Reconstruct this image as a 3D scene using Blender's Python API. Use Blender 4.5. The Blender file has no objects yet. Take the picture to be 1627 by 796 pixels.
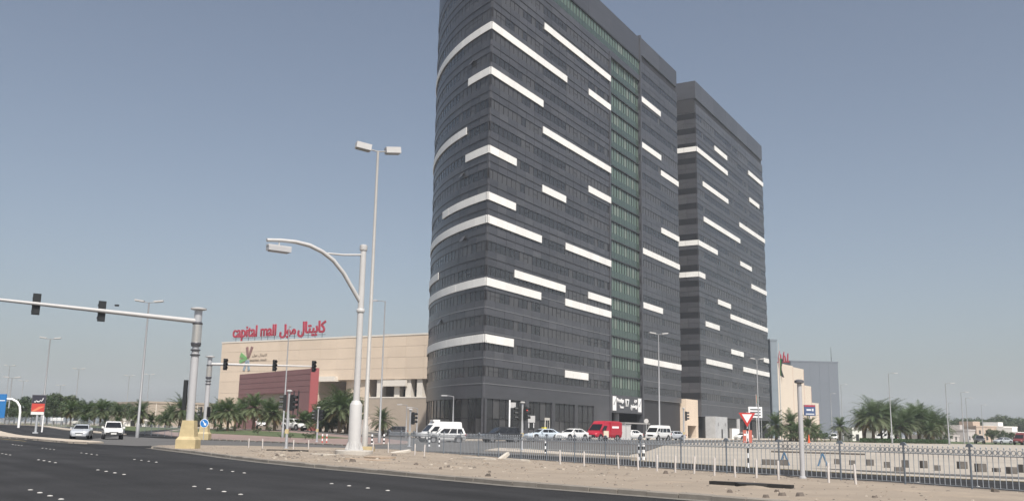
import bpy, bmesh, math, random
from math import sin, cos, pi, radians, sqrt, atan2
from mathutils import Vector, Matrix
random.seed(7)
R = random.random
def U(a, b): return a + (b - a) * random.random()
SC = bpy.context.scene
COL = SC.collection

# ---------------------------------------------------------------- camera
PW, PH, FPX = 1627.0, 796.0, 1500.0          # photograph's pixels, focal length in them
PITCH, ROLL, EYE = radians(10.76), radians(1.03), 1.65
FW = Vector((0, cos(PITCH), sin(PITCH)))
_r = Vector((1, 0, 0)); _u = _r.cross(FW)
RT = _r * cos(ROLL) + _u * sin(ROLL)
UP = -_r * sin(ROLL) + _u * cos(ROLL)
cam_d = bpy.data.cameras.new('camera'); cam = bpy.data.objects.new('camera', cam_d); COL.objects.link(cam)
cam_d.sensor_width = 36; cam_d.lens = 36 * FPX / PW; cam_d.clip_end = 6000; cam_d.clip_start = 0.1
cam.matrix_world = Matrix(((RT.x, UP.x, -FW.x, 0), (RT.y, UP.y, -FW.y, 0), (RT.z, UP.z, -FW.z, EYE), (0, 0, 0, 1)))
SC.camera = cam
# ---------------------------------------------------------------- sky, sun, exposure
SUN_AZ, SUN_EL = radians(163), radians(54)
wd = bpy.data.worlds.new('World'); SC.world = wd; wd.use_nodes = True
nt = wd.node_tree; nt.nodes.clear()
sky = nt.nodes.new('ShaderNodeTexSky'); sky.sky_type = 'NISHITA'; sky.sun_disc = False
sky.sun_elevation = SUN_EL; sky.sun_rotation = SUN_AZ
sky.altitude = 0; sky.air_density = 1.0; sky.dust_density = 2.6; sky.ozone_density = 1.2
hs = nt.nodes.new('ShaderNodeHueSaturation'); hs.inputs['Saturation'].default_value = 0.74
bg = nt.nodes.new('ShaderNodeBackground'); bg.inputs['Strength'].default_value = 0.092
wo = nt.nodes.new('ShaderNodeOutputWorld')
nt.links.new(sky.outputs[0], hs.inputs['Color']); nt.links.new(hs.outputs[0], bg.inputs['Color']); nt.links.new(bg.outputs[0], wo.inputs['Surface'])
sd = bpy.data.lights.new('sun', 'SUN'); so = bpy.data.objects.new('sun', sd); COL.objects.link(so)
sd.energy = 4.8; sd.angle = radians(0.6); sd.color = (1.0, 0.95, 0.88)
to_sun = Vector((sin(SUN_AZ) * cos(SUN_EL), cos(SUN_AZ) * cos(SUN_EL), sin(SUN_EL)))
so.rotation_euler = to_sun.to_track_quat('Z', 'Y').to_euler(); so.location = (30, -30, 120)
SC.view_settings.view_transform = 'Standard'; SC.view_settings.look = 'None'
SC.view_settings.exposure = 0.22; SC.view_settings.gamma = 1.0; SC.view_settings.use_curve_mapping = False
SC.cycles.use_denoising = True
SC.cycles.volume_bounces = 1; SC.cycles.max_bounces = 8
# ---------------------------------------------------------------- measuring helpers
def ray(px, py): return FW * FPX + RT * (px - PW / 2) - UP * (py - PH / 2)
def at(px, py, Y):                      # the point of a sight line at ground distance Y ahead
    d = ray(px, py); t = Y / d.y
    return Vector((d.x * t, Y, EYE + d.z * t))
def gp(px, py, z=0.0):                  # where a sight line meets level z
    d = ray(px, py); t = (z - EYE) / d.z
    return (d.x * t, d.y * t)
def ss(a, b, x):
    t = min(1, max(0, (x - a) / (b - a))); return t * t * (3 - 2 * t)
def hz(x, y):                           # the land rises a little towards the towers and the mall
    return 0.5 * ss(-12, 10, x) * ss(78, 112, y) + 1.0 * (1 - ss(-36, -14, x)) * ss(104, 150, y)
RA = radians(-36.8)
RD = Vector((sin(RA), cos(RA))); RN = Vector((cos(RA), -sin(RA)))      # along the highway, across it
def so_(s, o): v = RD * s + RN * o; return (v.x, v.y)

# ---------------------------------------------------------------- materials
MATS = {}
def mat(name, col, rough=0.6, metal=0.0, var=0.0, scale=2.0, bump=0.0, bscale=30.0, rnd=0.0, spec=0.5, coat=0.0, pos=True, stretch=None, emit=None, estr=0, alpha=None):
    if name in MATS: return MATS[name]
    m = bpy.data.materials.new(name); m.use_nodes = True
    n = m.node_tree.nodes; l = m.node_tree.links
    b = n['Principled BSDF']
    b.inputs['Base Color'].default_value = (*col, 1); b.inputs['Roughness'].default_value = rough
    b.inputs['Metallic'].default_value = metal; b.inputs['Specular IOR Level'].default_value = spec
    b.inputs['Coat Weight'].default_value = coat
    if emit: b.inputs['Emission Color'].default_value = (*emit, 1); b.inputs['Emission Strength'].default_value = estr
    cur = None
    if var or bump:
        if pos:
            g = n.new('ShaderNodeNewGeometry'); vec = g.outputs['Position']
        else:
            g = n.new('ShaderNodeTexCoord'); vec = g.outputs['Object']
        if stretch:
            mp = n.new('ShaderNodeMapping'); mp.inputs['Scale'].default_value = stretch; l.new(vec, mp.inputs['Vector']); vec = mp.outputs[0]
    if var:
        tx = n.new('ShaderNodeTexNoise'); tx.inputs['Scale'].default_value = scale; tx.inputs['Detail'].default_value = 6; tx.inputs['Roughness'].default_value = 0.62
        l.new(vec, tx.inputs['Vector'])
        mr = n.new('ShaderNodeMapRange'); mr.inputs['From Min'].default_value = 0.28; mr.inputs['From Max'].default_value = 0.72
        mr.inputs['To Min'].default_value = 1 - var; mr.inputs['To Max'].default_value = 1 + var
        l.new(tx.outputs[0], mr.inputs['Value'])
        cur = mr.outputs[0]
    if rnd:
        oi = n.new('ShaderNodeObjectInfo')
        m2 = n.new('ShaderNodeMapRange'); m2.inputs['To Min'].default_value = 1 - rnd; m2.inputs['To Max'].default_value = 1 + rnd
        l.new(oi.outputs['Random'], m2.inputs['Value'])
        if cur is not None:
            mm = n.new('ShaderNodeMath'); mm.operation = 'MULTIPLY'; l.new(cur, mm.inputs[0]); l.new(m2.outputs[0], mm.inputs[1]); cur = mm.outputs[0]
        else: cur = m2.outputs[0]
    if cur is not None:
        vm = n.new('ShaderNodeVectorMath'); vm.operation = 'SCALE'; vm.inputs[0].default_value = col
        l.new(cur, vm.inputs['Scale']); l.new(vm.outputs[0], b.inputs['Base Color'])
    if bump:
        t2 = n.new('ShaderNodeTexNoise'); t2.inputs['Scale'].default_value = bscale; t2.inputs['Detail'].default_value = 5
        l.new(vec, t2.inputs['Vector'])
        bp = n.new('ShaderNodeBump'); bp.inputs['Strength'].default_value = bump; bp.inputs['Distance'].default_value = 0.1
        l.new(t2.outputs[0], bp.inputs['Height']); l.new(bp.outputs[0], b.inputs['Normal'])
    MATS[name] = m
    return m
def leaf_mat(name, col, var=0.25):
    m = mat(name, col, 0.55, var=var, scale=1.2, rnd=0.18, pos=True)
    n = m.node_tree.nodes; l = m.node_tree.links
    b = n['Principled BSDF']; out = n['Material Output']
    tr = n.new('ShaderNodeBsdfTranslucent'); tr.inputs['Color'].default_value = (col[0] * 1.5, col[1] * 1.7, col[2], 1)
    mx = n.new('ShaderNodeMixShader'); mx.inputs[0].default_value = 0.25
    l.new(b.outputs[0], mx.inputs[1]); l.new(tr.outputs[0], mx.inputs[2]); l.new(mx.outputs[0], out.inputs['Surface'])
    return m

# ---------------------------------------------------------------- mesh builder
class MB:
    def __init__(s): s.v = []; s.f = []; s.m = []; s.cur = 0
    def add(s, vs, fs):
        o = len(s.v); s.v += [tuple(v) for v in vs]
        for f in fs: s.f.append(tuple(i + o for i in f)); s.m.append(s.cur)
        return s
    def box(s, x0, x1, y0, y1, z0, z1):
        return s.add([(x0, y0, z0), (x1, y0, z0), (x1, y1, z0), (x0, y1, z0), (x0, y0, z1), (x1, y0, z1), (x1, y1, z1), (x0, y1, z1)],
                     [(3, 2, 1, 0), (4, 5, 6, 7), (0, 1, 5, 4), (1, 2, 6, 5), (2, 3, 7, 6), (3, 0, 4, 7)])
    def frame(s, mtx, dx, dy, dz):      # box of size about a matrix
        vs = [mtx @ Vector((sx * dx / 2, sy * dy / 2, sz * dz / 2)) for sz in (-1, 1) for sx, sy in ((-1, -1), (1, -1), (1, 1), (-1, 1))]
        return s.add(vs, [(3, 2, 1, 0), (4, 5, 6, 7), (0, 1, 5, 4), (1, 2, 6, 5), (2, 3, 7, 6), (3, 0, 4, 7)])
    def cyl(s, p0, p1, r0, r1=None, n=12, caps=True):
        r1 = r0 if r1 is None else r1
        p0 = Vector(p0); p1 = Vector(p1); d = (p1 - p0).normalized()
        a = d.orthogonal().normalized(); b = d.cross(a)
        vs = [p0 + (a * cos(2 * pi * i / n) + b * sin(2 * pi * i / n)) * r0 for i in range(n)] + [p1 + (a * cos(2 * pi * i / n) + b * sin(2 * pi * i / n)) * r1 for i in range(n)]
        fs = [(i, (i + 1) % n, n + (i + 1) % n, n + i) for i in range(n)]
        if caps: fs += [tuple(range(n - 1, -1, -1)), tuple(range(n, 2 * n))]
        return s.add(vs, fs)
    def tube(s, pts, rs, n=8):
        pts = [Vector(p) for p in pts]
        if not hasattr(rs, '__len__'): rs = [rs] * len(pts)
        vs = []; ref = None
        for i, p in enumerate(pts):
            d = (pts[min(i + 1, len(pts) - 1)] - pts[max(i - 1, 0)]).normalized()
            if ref is None: ref = d.orthogonal().normalized()
            a = (ref - d * ref.dot(d)).normalized(); ref = a; b = d.cross(a)
            vs += [p + (a * cos(2 * pi * k / n) + b * sin(2 * pi * k / n)) * rs[i] for k in range(n)]
        fs = []
        for i in range(len(pts) - 1):
            fs += [(i * n + k, i * n + (k + 1) % n, (i + 1) * n + (k + 1) % n, (i + 1) * n + k) for k in range(n)]
        fs += [tuple(range(n - 1, -1, -1)), tuple((len(pts) - 1) * n + k for k in range(n))]
        return s.add(vs, fs)
    def lathe(s, prof, n=16, c=(0, 0)):
        vs = []
        for r, z in prof: vs += [(c[0] + r * cos(2 * pi * k / n), c[1] + r * sin(2 * pi * k / n), z) for k in range(n)]
        fs = []
        for i in range(len(prof) - 1):
            fs += [(i * n + k, i * n + (k + 1) % n, (i + 1) * n + (k + 1) % n, (i + 1) * n + k) for k in range(n)]
        fs += [tuple(range(n - 1, -1, -1)), tuple((len(prof) - 1) * n + k for k in range(n))]
        return s.add(vs, fs)
    def prism(s, poly, z0, z1):
        n = len(poly)
        vs = [(x, y, z0) for x, y in poly] + [(x, y, z1) for x, y in poly]
        return s.add(vs, [tuple(range(n - 1, -1, -1)), tuple(range(n, 2 * n))] + [(i, (i + 1) % n, n + (i + 1) % n, n + i) for i in range(n)])
    def mesh(s, name, mats, smooth=False):
        me = bpy.data.meshes.new(name); me.from_pydata(s.v, [], s.f); me.update()
        for m in (mats if isinstance(mats, (list, tuple)) else [mats]): me.materials.append(m)
        if s.cur or any(s.m): me.polygons.foreach_set('material_index', s.m)
        if smooth:
            me.polygons.foreach_set('use_smooth', [True] * len(me.polygons)); me.set_sharp_from_angle(angle=radians(smooth if smooth > 1 else 40))
        return me
    def build(s, name, mats, parent=None, smooth=False, loc=None, rz=0):
        return link(name, s.mesh(name, mats, smooth), parent, loc, rz)
def link(name, me, parent=None, loc=None, rz=0):
    o = bpy.data.objects.new(name, me); COL.objects.link(o)
    if parent is not None: o.parent = parent
    if loc is not None: o.location = loc
    if rz: o.rotation_euler = (0, 0, rz)
    return o
def tag(o, label, cat, group=None):
    o['label'] = label; o['category'] = cat
    if group: o['group'] = group
    return o
def thing(name, label, cat, loc=(0, 0, 0), rz=0, group=None):
    o = bpy.data.objects.new(name, None); COL.objects.link(o); o.empty_display_size = 0.3
    o.location = loc; o.rotation_euler = (0, 0, rz)
    return tag(o, label, cat, group)
def struct(o): o['kind'] = 'structure'; return o
def stuff(o): o['kind'] = 'stuff'; return o
def kids(o): return [c for c in COL.objects if c.parent == o]
def copy_tree(o, loc=None, rz=None, label=None, group=None, parent=None, sc=None, _map=None):
    if _map is None:
        _map = {}
        for c in COL.objects:
            if c.parent: _map.setdefault(c.parent.name, []).append(c)
    c = o.copy(); COL.objects.link(c)
    if parent is not None: c.parent = parent
    if loc is not None: c.location = loc
    if rz is not None: c.rotation_euler = (0, 0, rz)
    if sc is not None: c.scale = (sc, sc, sc)
    if label: c['label'] = label
    if group: c['group'] = group
    for k in _map.get(o.name, []): copy_tree(k, parent=c, _map=_map)
    return c
FONTS = {}
def text_mesh(name, s, size, depth, m, bold=0.0, sx=1.0):
    cu = bpy.data.curves.new('t', 'FONT'); cu.body = s; cu.size = size; cu.extrude = depth / 2; cu.offset = bold; cu.resolution_u = 4
    ob = bpy.data.objects.new('t', cu); COL.objects.link(ob)
    dg = bpy.context.evaluated_depsgraph_get(); me = bpy.data.meshes.new_from_object(ob.evaluated_get(dg))
    bpy.data.objects.remove(ob); bpy.data.curves.remove(cu)
    me.name = name; me.materials.clear(); me.materials.append(m)
    xs = [v.co.x for v in me.vertices]; x0 = min(xs); 
    for v in me.vertices: v.co.x = (v.co.x - x0) * sx
    return me, (max(xs) - x0) * sx
def add_text(name, s, width, height, depth, m, parent, mtx, bold=0.0):
    """lettering fitted into width x height, lower left corner at mtx's origin, standing in its xz plane"""
    me, w = text_mesh(name, s, 1.0, depth, m, bold)
    ys = [v.co.y for v in me.vertices]; y0, y1 = min(ys), max(ys)
    for v in me.vertices:
        x, y, z = v.co
        v.co = mtx @ Vector((x * width / w, -z, (y - y0) * height / (y1 - y0)))
    return link(name, me, parent)
# ================================================================ the ground
M_sand = mat('sand', (0.275, 0.228, 0.18), 0.95, var=0.16, scale=0.35, bump=0.5, bscale=3.0)
M_lot = mat('sandy_ground', (0.35, 0.315, 0.27), 0.95, var=0.14, scale=0.12, bump=0.3, bscale=2.0)
def asphalt_mat():
    m = mat('asphalt', (0.027, 0.027, 0.029), 0.93, spec=.3, bump=0.25, bscale=40)
    n = m.node_tree.nodes; l = m.node_tree.links; b = n['Principled BSDF']
    g = n.new('ShaderNodeNewGeometry'); c = n.new('ShaderNodeCombineXYZ')
    for i, (v, s) in enumerate(((RN, 0.55), (RD, 0.035))):
        d = n.new('ShaderNodeVectorMath'); d.operation = 'DOT_PRODUCT'; d.inputs[1].default_value = (v.x * s, v.y * s, 0); l.new(g.outputs['Position'], d.inputs[0]); l.new(d.outputs['Value'], c.inputs[i])
    t1_ = n.new('ShaderNodeTexNoise'); t1_.inputs['Scale'].default_value = 1.0; t1_.inputs['Detail'].default_value = 7; t1_.inputs['Roughness'].default_value = .6; l.new(c.outputs[0], t1_.inputs['Vector'])
    t2_ = n.new('ShaderNodeTexNoise'); t2_.inputs['Scale'].default_value = 0.35; t2_.inputs['Detail'].default_value = 8; l.new(g.outputs['Position'], t2_.inputs['Vector'])
    t3_ = n.new('ShaderNodeTexNoise'); t3_.inputs['Scale'].default_value = 22; t3_.inputs['Detail'].default_value = 3; l.new(g.outputs['Position'], t3_.inputs['Vector'])
    def rng(src, a, z, lo, hi):
        r = n.new('ShaderNodeMapRange'); r.inputs['From Min'].default_value = a; r.inputs['From Max'].default_value = z; r.inputs['To Min'].default_value = lo; r.inputs['To Max'].default_value = hi; l.new(src, r.inputs['Value']); return r.outputs[0]
    k = rng(t1_.outputs[0], .3, .7, .62, 1.55)
    for o_ in (rng(t2_.outputs[0], .35, .7, .85, 1.25), rng(t3_.outputs[0], .3, .7, .8, 1.2)):
        mm = n.new('ShaderNodeMath'); mm.operation = 'MULTIPLY'; l.new(k, mm.inputs[0]); l.new(o_, mm.inputs[1]); k = mm.outputs[0]
    vm = n.new('ShaderNodeVectorMath'); vm.operation = 'SCALE'; vm.inputs[0].default_value = (0.022, 0.022, 0.0232); l.new(k, vm.inputs['Scale']); l.new(vm.outputs[0], b.inputs['Base Color'])
    return m
M_asph = asphalt_mat()
M_asph2 = mat('dusty_asphalt', (0.10, 0.097, 0.094), 0.9, var=0.16, scale=0.18, bump=0.2, bscale=30)
M_pave = mat('reddish_paving', (0.24, 0.175, 0.155), 0.9, var=0.12, scale=0.8)
M_walk = mat('pale_paving', (0.42, 0.37, 0.31), 0.9, var=0.1, scale=0.6)
M_grass = mat('lawn', (0.08, 0.105, 0.045), 0.95, var=0.3, scale=1.5, bump=0.6, bscale=20)
M_kerb = mat('kerb_concrete', (0.215, 0.195, 0.17), 0.9, var=0.12, scale=3, rnd=0.12)
M_white = mat('road_white', (0.78, 0.77, 0.74), 0.6, var=0.06, scale=6)

def drape(name, poly, off, m, skirt=0.0, fine=True):
    bm = bmesh.new()
    vs = [bm.verts.new((x, y, 0)) for x, y in poly]
    f = bm.faces.new(vs)
    bmesh.ops.triangulate(bm, faces=[f])
    xs = [p[0] for p in poly]; ys = [p[1] for p in poly]
    cuts = []
    x = -36.0
    while x <= 10.1:
        if min(xs) < x < max(xs): cuts.append(((x, 0, 0), (1, 0, 0)))
        x += 3.833
    y = 78.0
    while y <= 150.1:
        if min(ys) < y < max(ys): cuts.append(((0, y, 0), (0, 1, 0)))
        y += 4.0
    for co, no in cuts:
        bmesh.ops.bisect_plane(bm, geom=bm.verts[:] + bm.edges[:] + bm.faces[:], plane_co=co, plane_no=no)
    for v in bm.verts: v.co.z = hz(v.co.x, v.co.y) + off
    if skirt:
        ed = [e for e in bm.edges if e.is_boundary]
        r = bmesh.ops.extrude_edge_only(bm, edges=ed)
        for g in r['geom']:
            if isinstance(g, bmesh.types.BMVert): g.co.z -= skirt
    bmesh.ops.recalc_face_normals(bm, faces=bm.faces[:])
    up = sum(f.normal.z * f.calc_area() for f in bm.faces)
    if up < 0: bmesh.ops.reverse_faces(bm, faces=bm.faces[:])
    me = bpy.data.meshes.new(name); bm.to_mesh(me); bm.free(); me.materials.append(m)
    return struct(link(name, me))

drape('ground', [(-1500, -200), (1500, -200), (1500, 2400), (-1500, 2400)], 0.0, M_lot)
road = drape('road', [so_(-70, -14), so_(-70, 41), so_(0, 41.2), (16.0, 43.2), (12.0, 50.4), (7.6, 57.2), (-5, 82), (-14.3, 84), (-24.6, 95), (-39.4, 106.5), (-46.6, 116), (-60.3, 130), (-90.4, 171), so_(600, 31), so_(600, -14)], 0.02, M_asph)
drape('crossing_road', [(-33, 75), (-27, 70), (-23, 73.5), (-13, 73), (-5, 70), (7.3, 57.5), (9.1, 72.5), (16, 100), (26, 130), (75, 215), (130, 310), (121, 315), (66, 224), (15, 139), (7, 130), (-3, 122), (-9, 127), (-13, 140), (-22, 200), (-30, 198), (-18, 140), (-12, 118), (-9.8, 97), (-14.3, 85), (-24.6, 96), (-39, 108), (-46, 114), (-43, 100)], 0.045, M_asph2)
drape('mall_road', [(-12, 141), (-50, 152), (-120, 180), (-125, 191), (-50, 163), (-14, 152)], 0.05, M_asph2)
drape('paved_plaza', [(-36, 109.5), (-24.6, 97), (-14.4, 86), (-10.2, 97), (-12.4, 118), (-17.6, 138), (-30, 142), (-46, 146), (-46, 124)], 0.13, M_pave, 0.16)
drape('sidewalk', [(-2.5, 123.4), (7, 131.2), (15, 140.3), (66, 225.5), (121, 317), (112, 322), (30, 186), (10, 152), (-3, 140), (-11, 150), (-17, 190), (-21, 190), (-12.4, 141), (-8.6, 128.4)], 0.14, M_walk, 0.16)
drape('lawn', [(-45, 127.5), (-24, 117.5), (-20.5, 126), (-30, 135), (-46, 139)], 0.17, M_grass, 0.08)
drape('lawn', [(-49, 128), (-68, 148), (-66, 156), (-48, 148)], 0.12, M_grass, 0.08)
drape('path', [(-47, 118.5), (-60, 132), (-92, 174), so_(600, 33.2), so_(600, 31.2), (-90.6, 171.2), (-60.5, 130.2), (-46.8, 116.3)], 0.13, M_walk, 0.14)
drape('lawn', [(-66, 142), (-94, 177), so_(420, 34), so_(420, 75), (-90, 215), (-66, 180)], 0.05, mat('dry_lawn', (0.17, 0.165, 0.08), 0.95, var=0.3, scale=0.3))
drape('lawn', [(60, 212), (140, 330), (170, 300), (150, 225), (112, 192)], 0.05, M_grass)
drape('service_road', [so_(-60, 43), so_(0, 43.2), (17.5, 45.6), (15.5, 50), so_(4, 46.5), so_(-60, 46)], 0.02, M_asph2)
drape('traffic_island', [(-1.8, 72.5), (3.2, 64.5), (8.4, 58.6), (8.2, 61.2), (3.8, 71.5), (1.6, 79), (-0.8, 82)], 0.16, M_walk, 0.16)
# sandy median with its kerb
KF = [(-24.9, 68.6), (-23.9, 65.2), (-17.57, 55.1), (-14.17, 49.2), (-10.71, 43.64), (-7.94, 39.75), (0.25, 29.2), (5.07, 24.24), (12.2, 16.6), (24, 4.6)]
KB = [(30, 6), (20.2, 18.6), (14.9, 28.6), (12.9, 32.9), (9.8, 36.8), (5.9, 42.8), (0.4, 52.4), (-6.3, 65.6), (-8.5, 70.0), (-13, 72.0), (-20, 73), (-23.8, 71.8)]
med = drape('median', KF + KB, 0.15, M_sand, 0.2)
lm_front = [(-32.6, 74.6), (-35.4, 76.9), (-39.65, 82.3), (-51.2, 97), so_(180, 17.4), so_(500, 17.4)]
lm_back = [so_(500, 20), so_(180, 20), (-64, 121), (-48.1, 98.3), (-39.6, 87), (-34.2, 80.6), (-32.4, 77.2)]
lmed = drape('median', lm_front + lm_back, 0.15, mat('pale_median', (0.44, 0.38, 0.31), 0.95, var=0.15, scale=0.4), 0.2)
# a light mound of loose sand so that the island is not flat
def polyline_points(P, step):
    out = []; carry = 0.0
    for (x0, y0), (x1, y1) in zip(P[:-1], P[1:]):
        L = math.hypot(x1 - x0, y1 - y0); s = carry
        while s < L:
            t = s / L; out.append((x0 + (x1 - x0) * t, y0 + (y1 - y0) * t, atan2(y1 - y0, x1 - x0))); s += step
        carry = s - L
    return out
kerb_me = None
def kerb(P, parent, step=1.0, h=0.17, w=0.18, m=M_kerb):
    global kerb_me
    b = MB(); b.box(-0.49, 0.49, -w, 0.0, -0.02, h - 0.03); b.add([(-0.49, -w, h - 0.03), (0.49, -w, h - 0.03), (0.49, 0, h - 0.03), (-0.49, 0, h - 0.03), (-0.48, -w + 0.04, h), (0.48, -w + 0.04, h), (0.48, 0, h), (-0.48, 0, h)], [(4, 5, 6, 7), (0, 1, 5, 4), (1, 2, 6, 5), (3, 0, 4, 7)])
    me = b.mesh('kerb_stone', m)
    for x, y, a in polyline_points(P, step):
        link('kerb_stone', me, parent, (x + cos(a) * 0.5 + U(-.012, .012), y + sin(a) * 0.5, hz(x, y) + U(-0.012, 0.008)), a + U(-.012, .012))
kerb(KF, med)
kerb(lm_front[:5], lmed)
# stretch of road shoulder: pale dust gathered along the kerb
def offset_line(P, d):
    out = []
    for i, p in enumerate(P):
        a = P[max(i - 1, 0)]; b = P[min(i + 1, len(P) - 1)]
        t = Vector((b[0] - a[0], b[1] - a[1])).normalized(); out.append((p[0] + t.y * d, p[1] - t.x * d))
    return out
gut = offset_line(KF[1:], 0.62); gut2 = offset_line(KF[1:], 0.17)
drape('dust_strip', gut + gut2[::-1], 0.03, mat('dusty_gutter', (0.15, 0.14, 0.125), 0.95, var=0.25, scale=1.5))
# lane studs: rows of four ceramic buttons
b = MB(); b.lathe([(0.062, 0.0), (0.06, 0.01), (0.042, 0.018), (0.015, 0.022)], 10)
stud_me = b.mesh('lane_stud', mat('dusty_ceramic', (.42, .41, .39), .6, rnd=.2), 50)
for o, s_max in ((12.9, 330), (8.87, 330), (4.88, 200)):
    s0 = 12.5
    while s0 < (120 if o > 5 else 80):
        for k in range(4):
            x, y = so_(s0 + k * 1.1, o); link('lane_stud', stud_me, road, (x, y, 0.02))
        s0 += 10.05
for k in range(26):                                     # edge of the carriageway behind the fence
    x, y = so_(-14 + k * 2.6 + U(-.3, .3), 33.2 + (k % 2) * .5); link('lane_stud', stud_me, road, (x, y, 0.02))
def line(name, P, w, off, m):
    a = offset_line(P, w / 2); c = offset_line(P, -w / 2)
    return drape(name, a + c[::-1], off, m)
yl = mat('worn_yellow_paint', (0.42, 0.33, 0.14), 0.8, var=0.3, scale=3)
wl = mat('worn_white_paint', (0.55, 0.54, 0.5), 0.8, var=0.25, scale=4)
for nm, P, w, m in (('edge_line', [so_(-40, 40.4), so_(0, 40.6), (15.4, 43.0), (11.4, 50.2), (7.2, 56.8)], .15, yl),
                    ('edge_line', [(-40.5, 81.0), (-52, 96), so_(180, 16.7), so_(300, 16.7)], .15, yl),
                    ('stop_line', [(0.6, 84.5), (10.5, 80)], .4, wl),
                    ('edge_line', [(-4, 120.5), (7.5, 128.8), (15.6, 137.6), (66.6, 222.6)], .15, wl)):
    o = line(nm, P, w, 0.06 if m is wl else 0.03, m); o.parent = road; del o['kind']
# kerb lines of the far pavements
kerb([(-2.5, 123.2), (7, 131.0), (15, 140.1), (66, 225.3)], [o for o in COL.objects if o.name.startswith('sidewalk')][0], step=2.0, m=mat('pale_kerb', (0.55, 0.5, 0.43), .9, rnd=.1))
kerb([(-36, 109.3), (-24.6, 96.8), (-14.4, 85.8), (-10.2, 96.8), (-12.3, 118)], [o for o in COL.objects if o.name.startswith('paved_plaza')][0], step=1.6)
# loose stones and pebbles on the median (uncountable)
def in_poly(x, y, P):
    c = False; j = len(P) - 1
    for i in range(len(P)):
        if (P[i][1] > y) != (P[j][1] > y) and x < (P[j][0] - P[i][0]) * (y - P[i][1]) / (P[j][1] - P[i][1]) + P[i][0]: c = not c
        j = i
    return c
def rock(b, x, y, z, s, flat=0.5):
    n = 6; rs = [s * U(.6, 1.1) for _ in range(n)]; a0 = U(0, 6)
    lo = [(x + rs[i] * cos(a0 + i * 2 * pi / n), y + rs[i] * sin(a0 + i * 2 * pi / n), z - s * .15) for i in range(n)]
    hi = [(x + rs[i] * .6 * cos(a0 + i * 2 * pi / n), y + rs[i] * .6 * sin(a0 + i * 2 * pi / n), z + s * flat * U(.5, 1.1)) for i in range(n)]
    b.add(lo + hi, [(i, (i + 1) % n, n + (i + 1) % n, n + i) for i in range(n)] + [tuple(range(n, 2 * n))])
MED = KF + KB
b = MB(); cnt = 0
while cnt < 1700:
    x = U(-25, 22); y = U(12, 74)
    if not in_poly(x, y, MED): continue
    b.cur = random.choice((0, 0, 0, 1, 1, 2)); rock(b, x, y, 0.155, U(.012, .05) * (1.6 if R() < .06 else 1)); cnt += 1
cnt = 0
while cnt < 230:
    px = random.choice((U(400, 650), U(400, 560), U(640, 1000))); x, y = gp(px, 709 + (px - 320) * .045 + U(0, 16), .15)
    if not in_poly(x, y, MED): continue
    b.cur = random.choice((0, 0, 1, 2)); rock(b, x, y, 0.155, U(.05, .13) * (1.8 if R() < .08 else 1), U(.3, .7)); cnt += 1
stuff(b.build('gravel', [mat('pebble_tan', (.24, .2, .16), .9), mat('pebble_dark', (.16, .14, .12), .9), mat('pebble_pale', (.34, .30, .25), .9)], med))
# low drifts of sand
b = MB(); cnt = 0
while cnt < 90:
    x = U(-24, 22); y = U(12, 73)
    if not in_poly(x, y, MED) or not in_poly(x + 1.2, y - 1, MED) or not in_poly(x - 1.2, y + 1, MED) or not in_poly(x - 1, y - 1, MED): continue
    n = 14; L = U(.5, 1.3); hh = U(.02, .07); ph = U(0, pi); vs = [(x, y, .15 + hh)]
    for k, (rr, hk) in enumerate(((.45, .75), (.8, .25), (1.05, -.4))):
        for i in range(n):
            a = 2 * pi * i / n; q = L * rr * U(.9, 1.1)
            vs.append((x + q * cos(a) * cos(ph) - .5 * q * sin(a) * sin(ph), y + q * cos(a) * sin(ph) + .5 * q * sin(a) * cos(ph), .15 + hh * hk))
    fs = [(0, 1 + i, 1 + (i + 1) % n) for i in range(n)]
    for k in range(2): fs += [(1 + k * n + i, 1 + (k + 1) * n + i, 1 + (k + 1) * n + (i + 1) % n, 1 + k * n + (i + 1) % n) for i in range(n)]
    b.add(vs, fs); cnt += 1
stuff(b.build('sand_drifts', M_sand, med, smooth=80))
# ================================================================ towers
M_gran = mat('dark_granite', (0.063, 0.0645, 0.073), 0.34, var=0.16, scale=0.5, rnd=0.12, stretch=(0.4, 0.4, 3.0), spec=0.5)
M_granA = mat('dark_granite_pale', (0.072, 0.0735, 0.081), 0.36, var=0.16, scale=0.5, rnd=0.12, stretch=(0.4, 0.4, 3.0)); M_granB = mat('dark_granite_deep', (0.054, 0.0555, 0.063), 0.32, var=0.16, scale=0.5, rnd=0.12, stretch=(0.4, 0.4, 3.0))
M_gran2 = mat('core_wall', (0.03, 0.03, 0.034), 0.6)
M_glass = mat('tinted_glass', (0.034, 0.035, 0.038), 0.22, spec=0.6)
M_glass2 = mat('tinted_glass_blind', (0.07, 0.07, 0.073), 0.3, spec=0.5)
M_mull = mat('dark_mullion', (0.052, 0.052, 0.057), 0.4, 0.5)
M_trim = mat('metal_trim', (0.28, 0.28, 0.29), 0.4, 0.6)
M_joint = mat('dark_joint', (0.03, 0.03, 0.033), 0.5)
M_wp = mat('white_cladding', (0.83, 0.82, 0.79), 0.45, var=0.05, scale=0.5, rnd=.035, stretch=(1, 1, .3)); M_wpb = mat('white_backing', (.3, .3, .3), .7)
M_grn = mat('green_spandrel', (0.056, 0.084, 0.068), 0.2, spec=0.7, rnd=0.12)
M_grn2 = mat('green_vision_glass', (0.105, 0.15, 0.12), 0.15, spec=0.7)
M_grn3 = mat('curtained_green_glass', (0.17, 0.21, 0.178), 0.3, spec=0.6)
M_sign = mat('sign_white', (0.85, 0.85, 0.85), 0.5)
FH = 3.85
class Face:
    """a facade strip: u along it, w out of it; flat or bent"""
    def __init__(s, fn): s.fn = fn
def flat_fn(ox, oy, dx, dy):
    return lambda u, w: (ox + dx * u + dy * w, oy + dy * u - dx * w)
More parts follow.
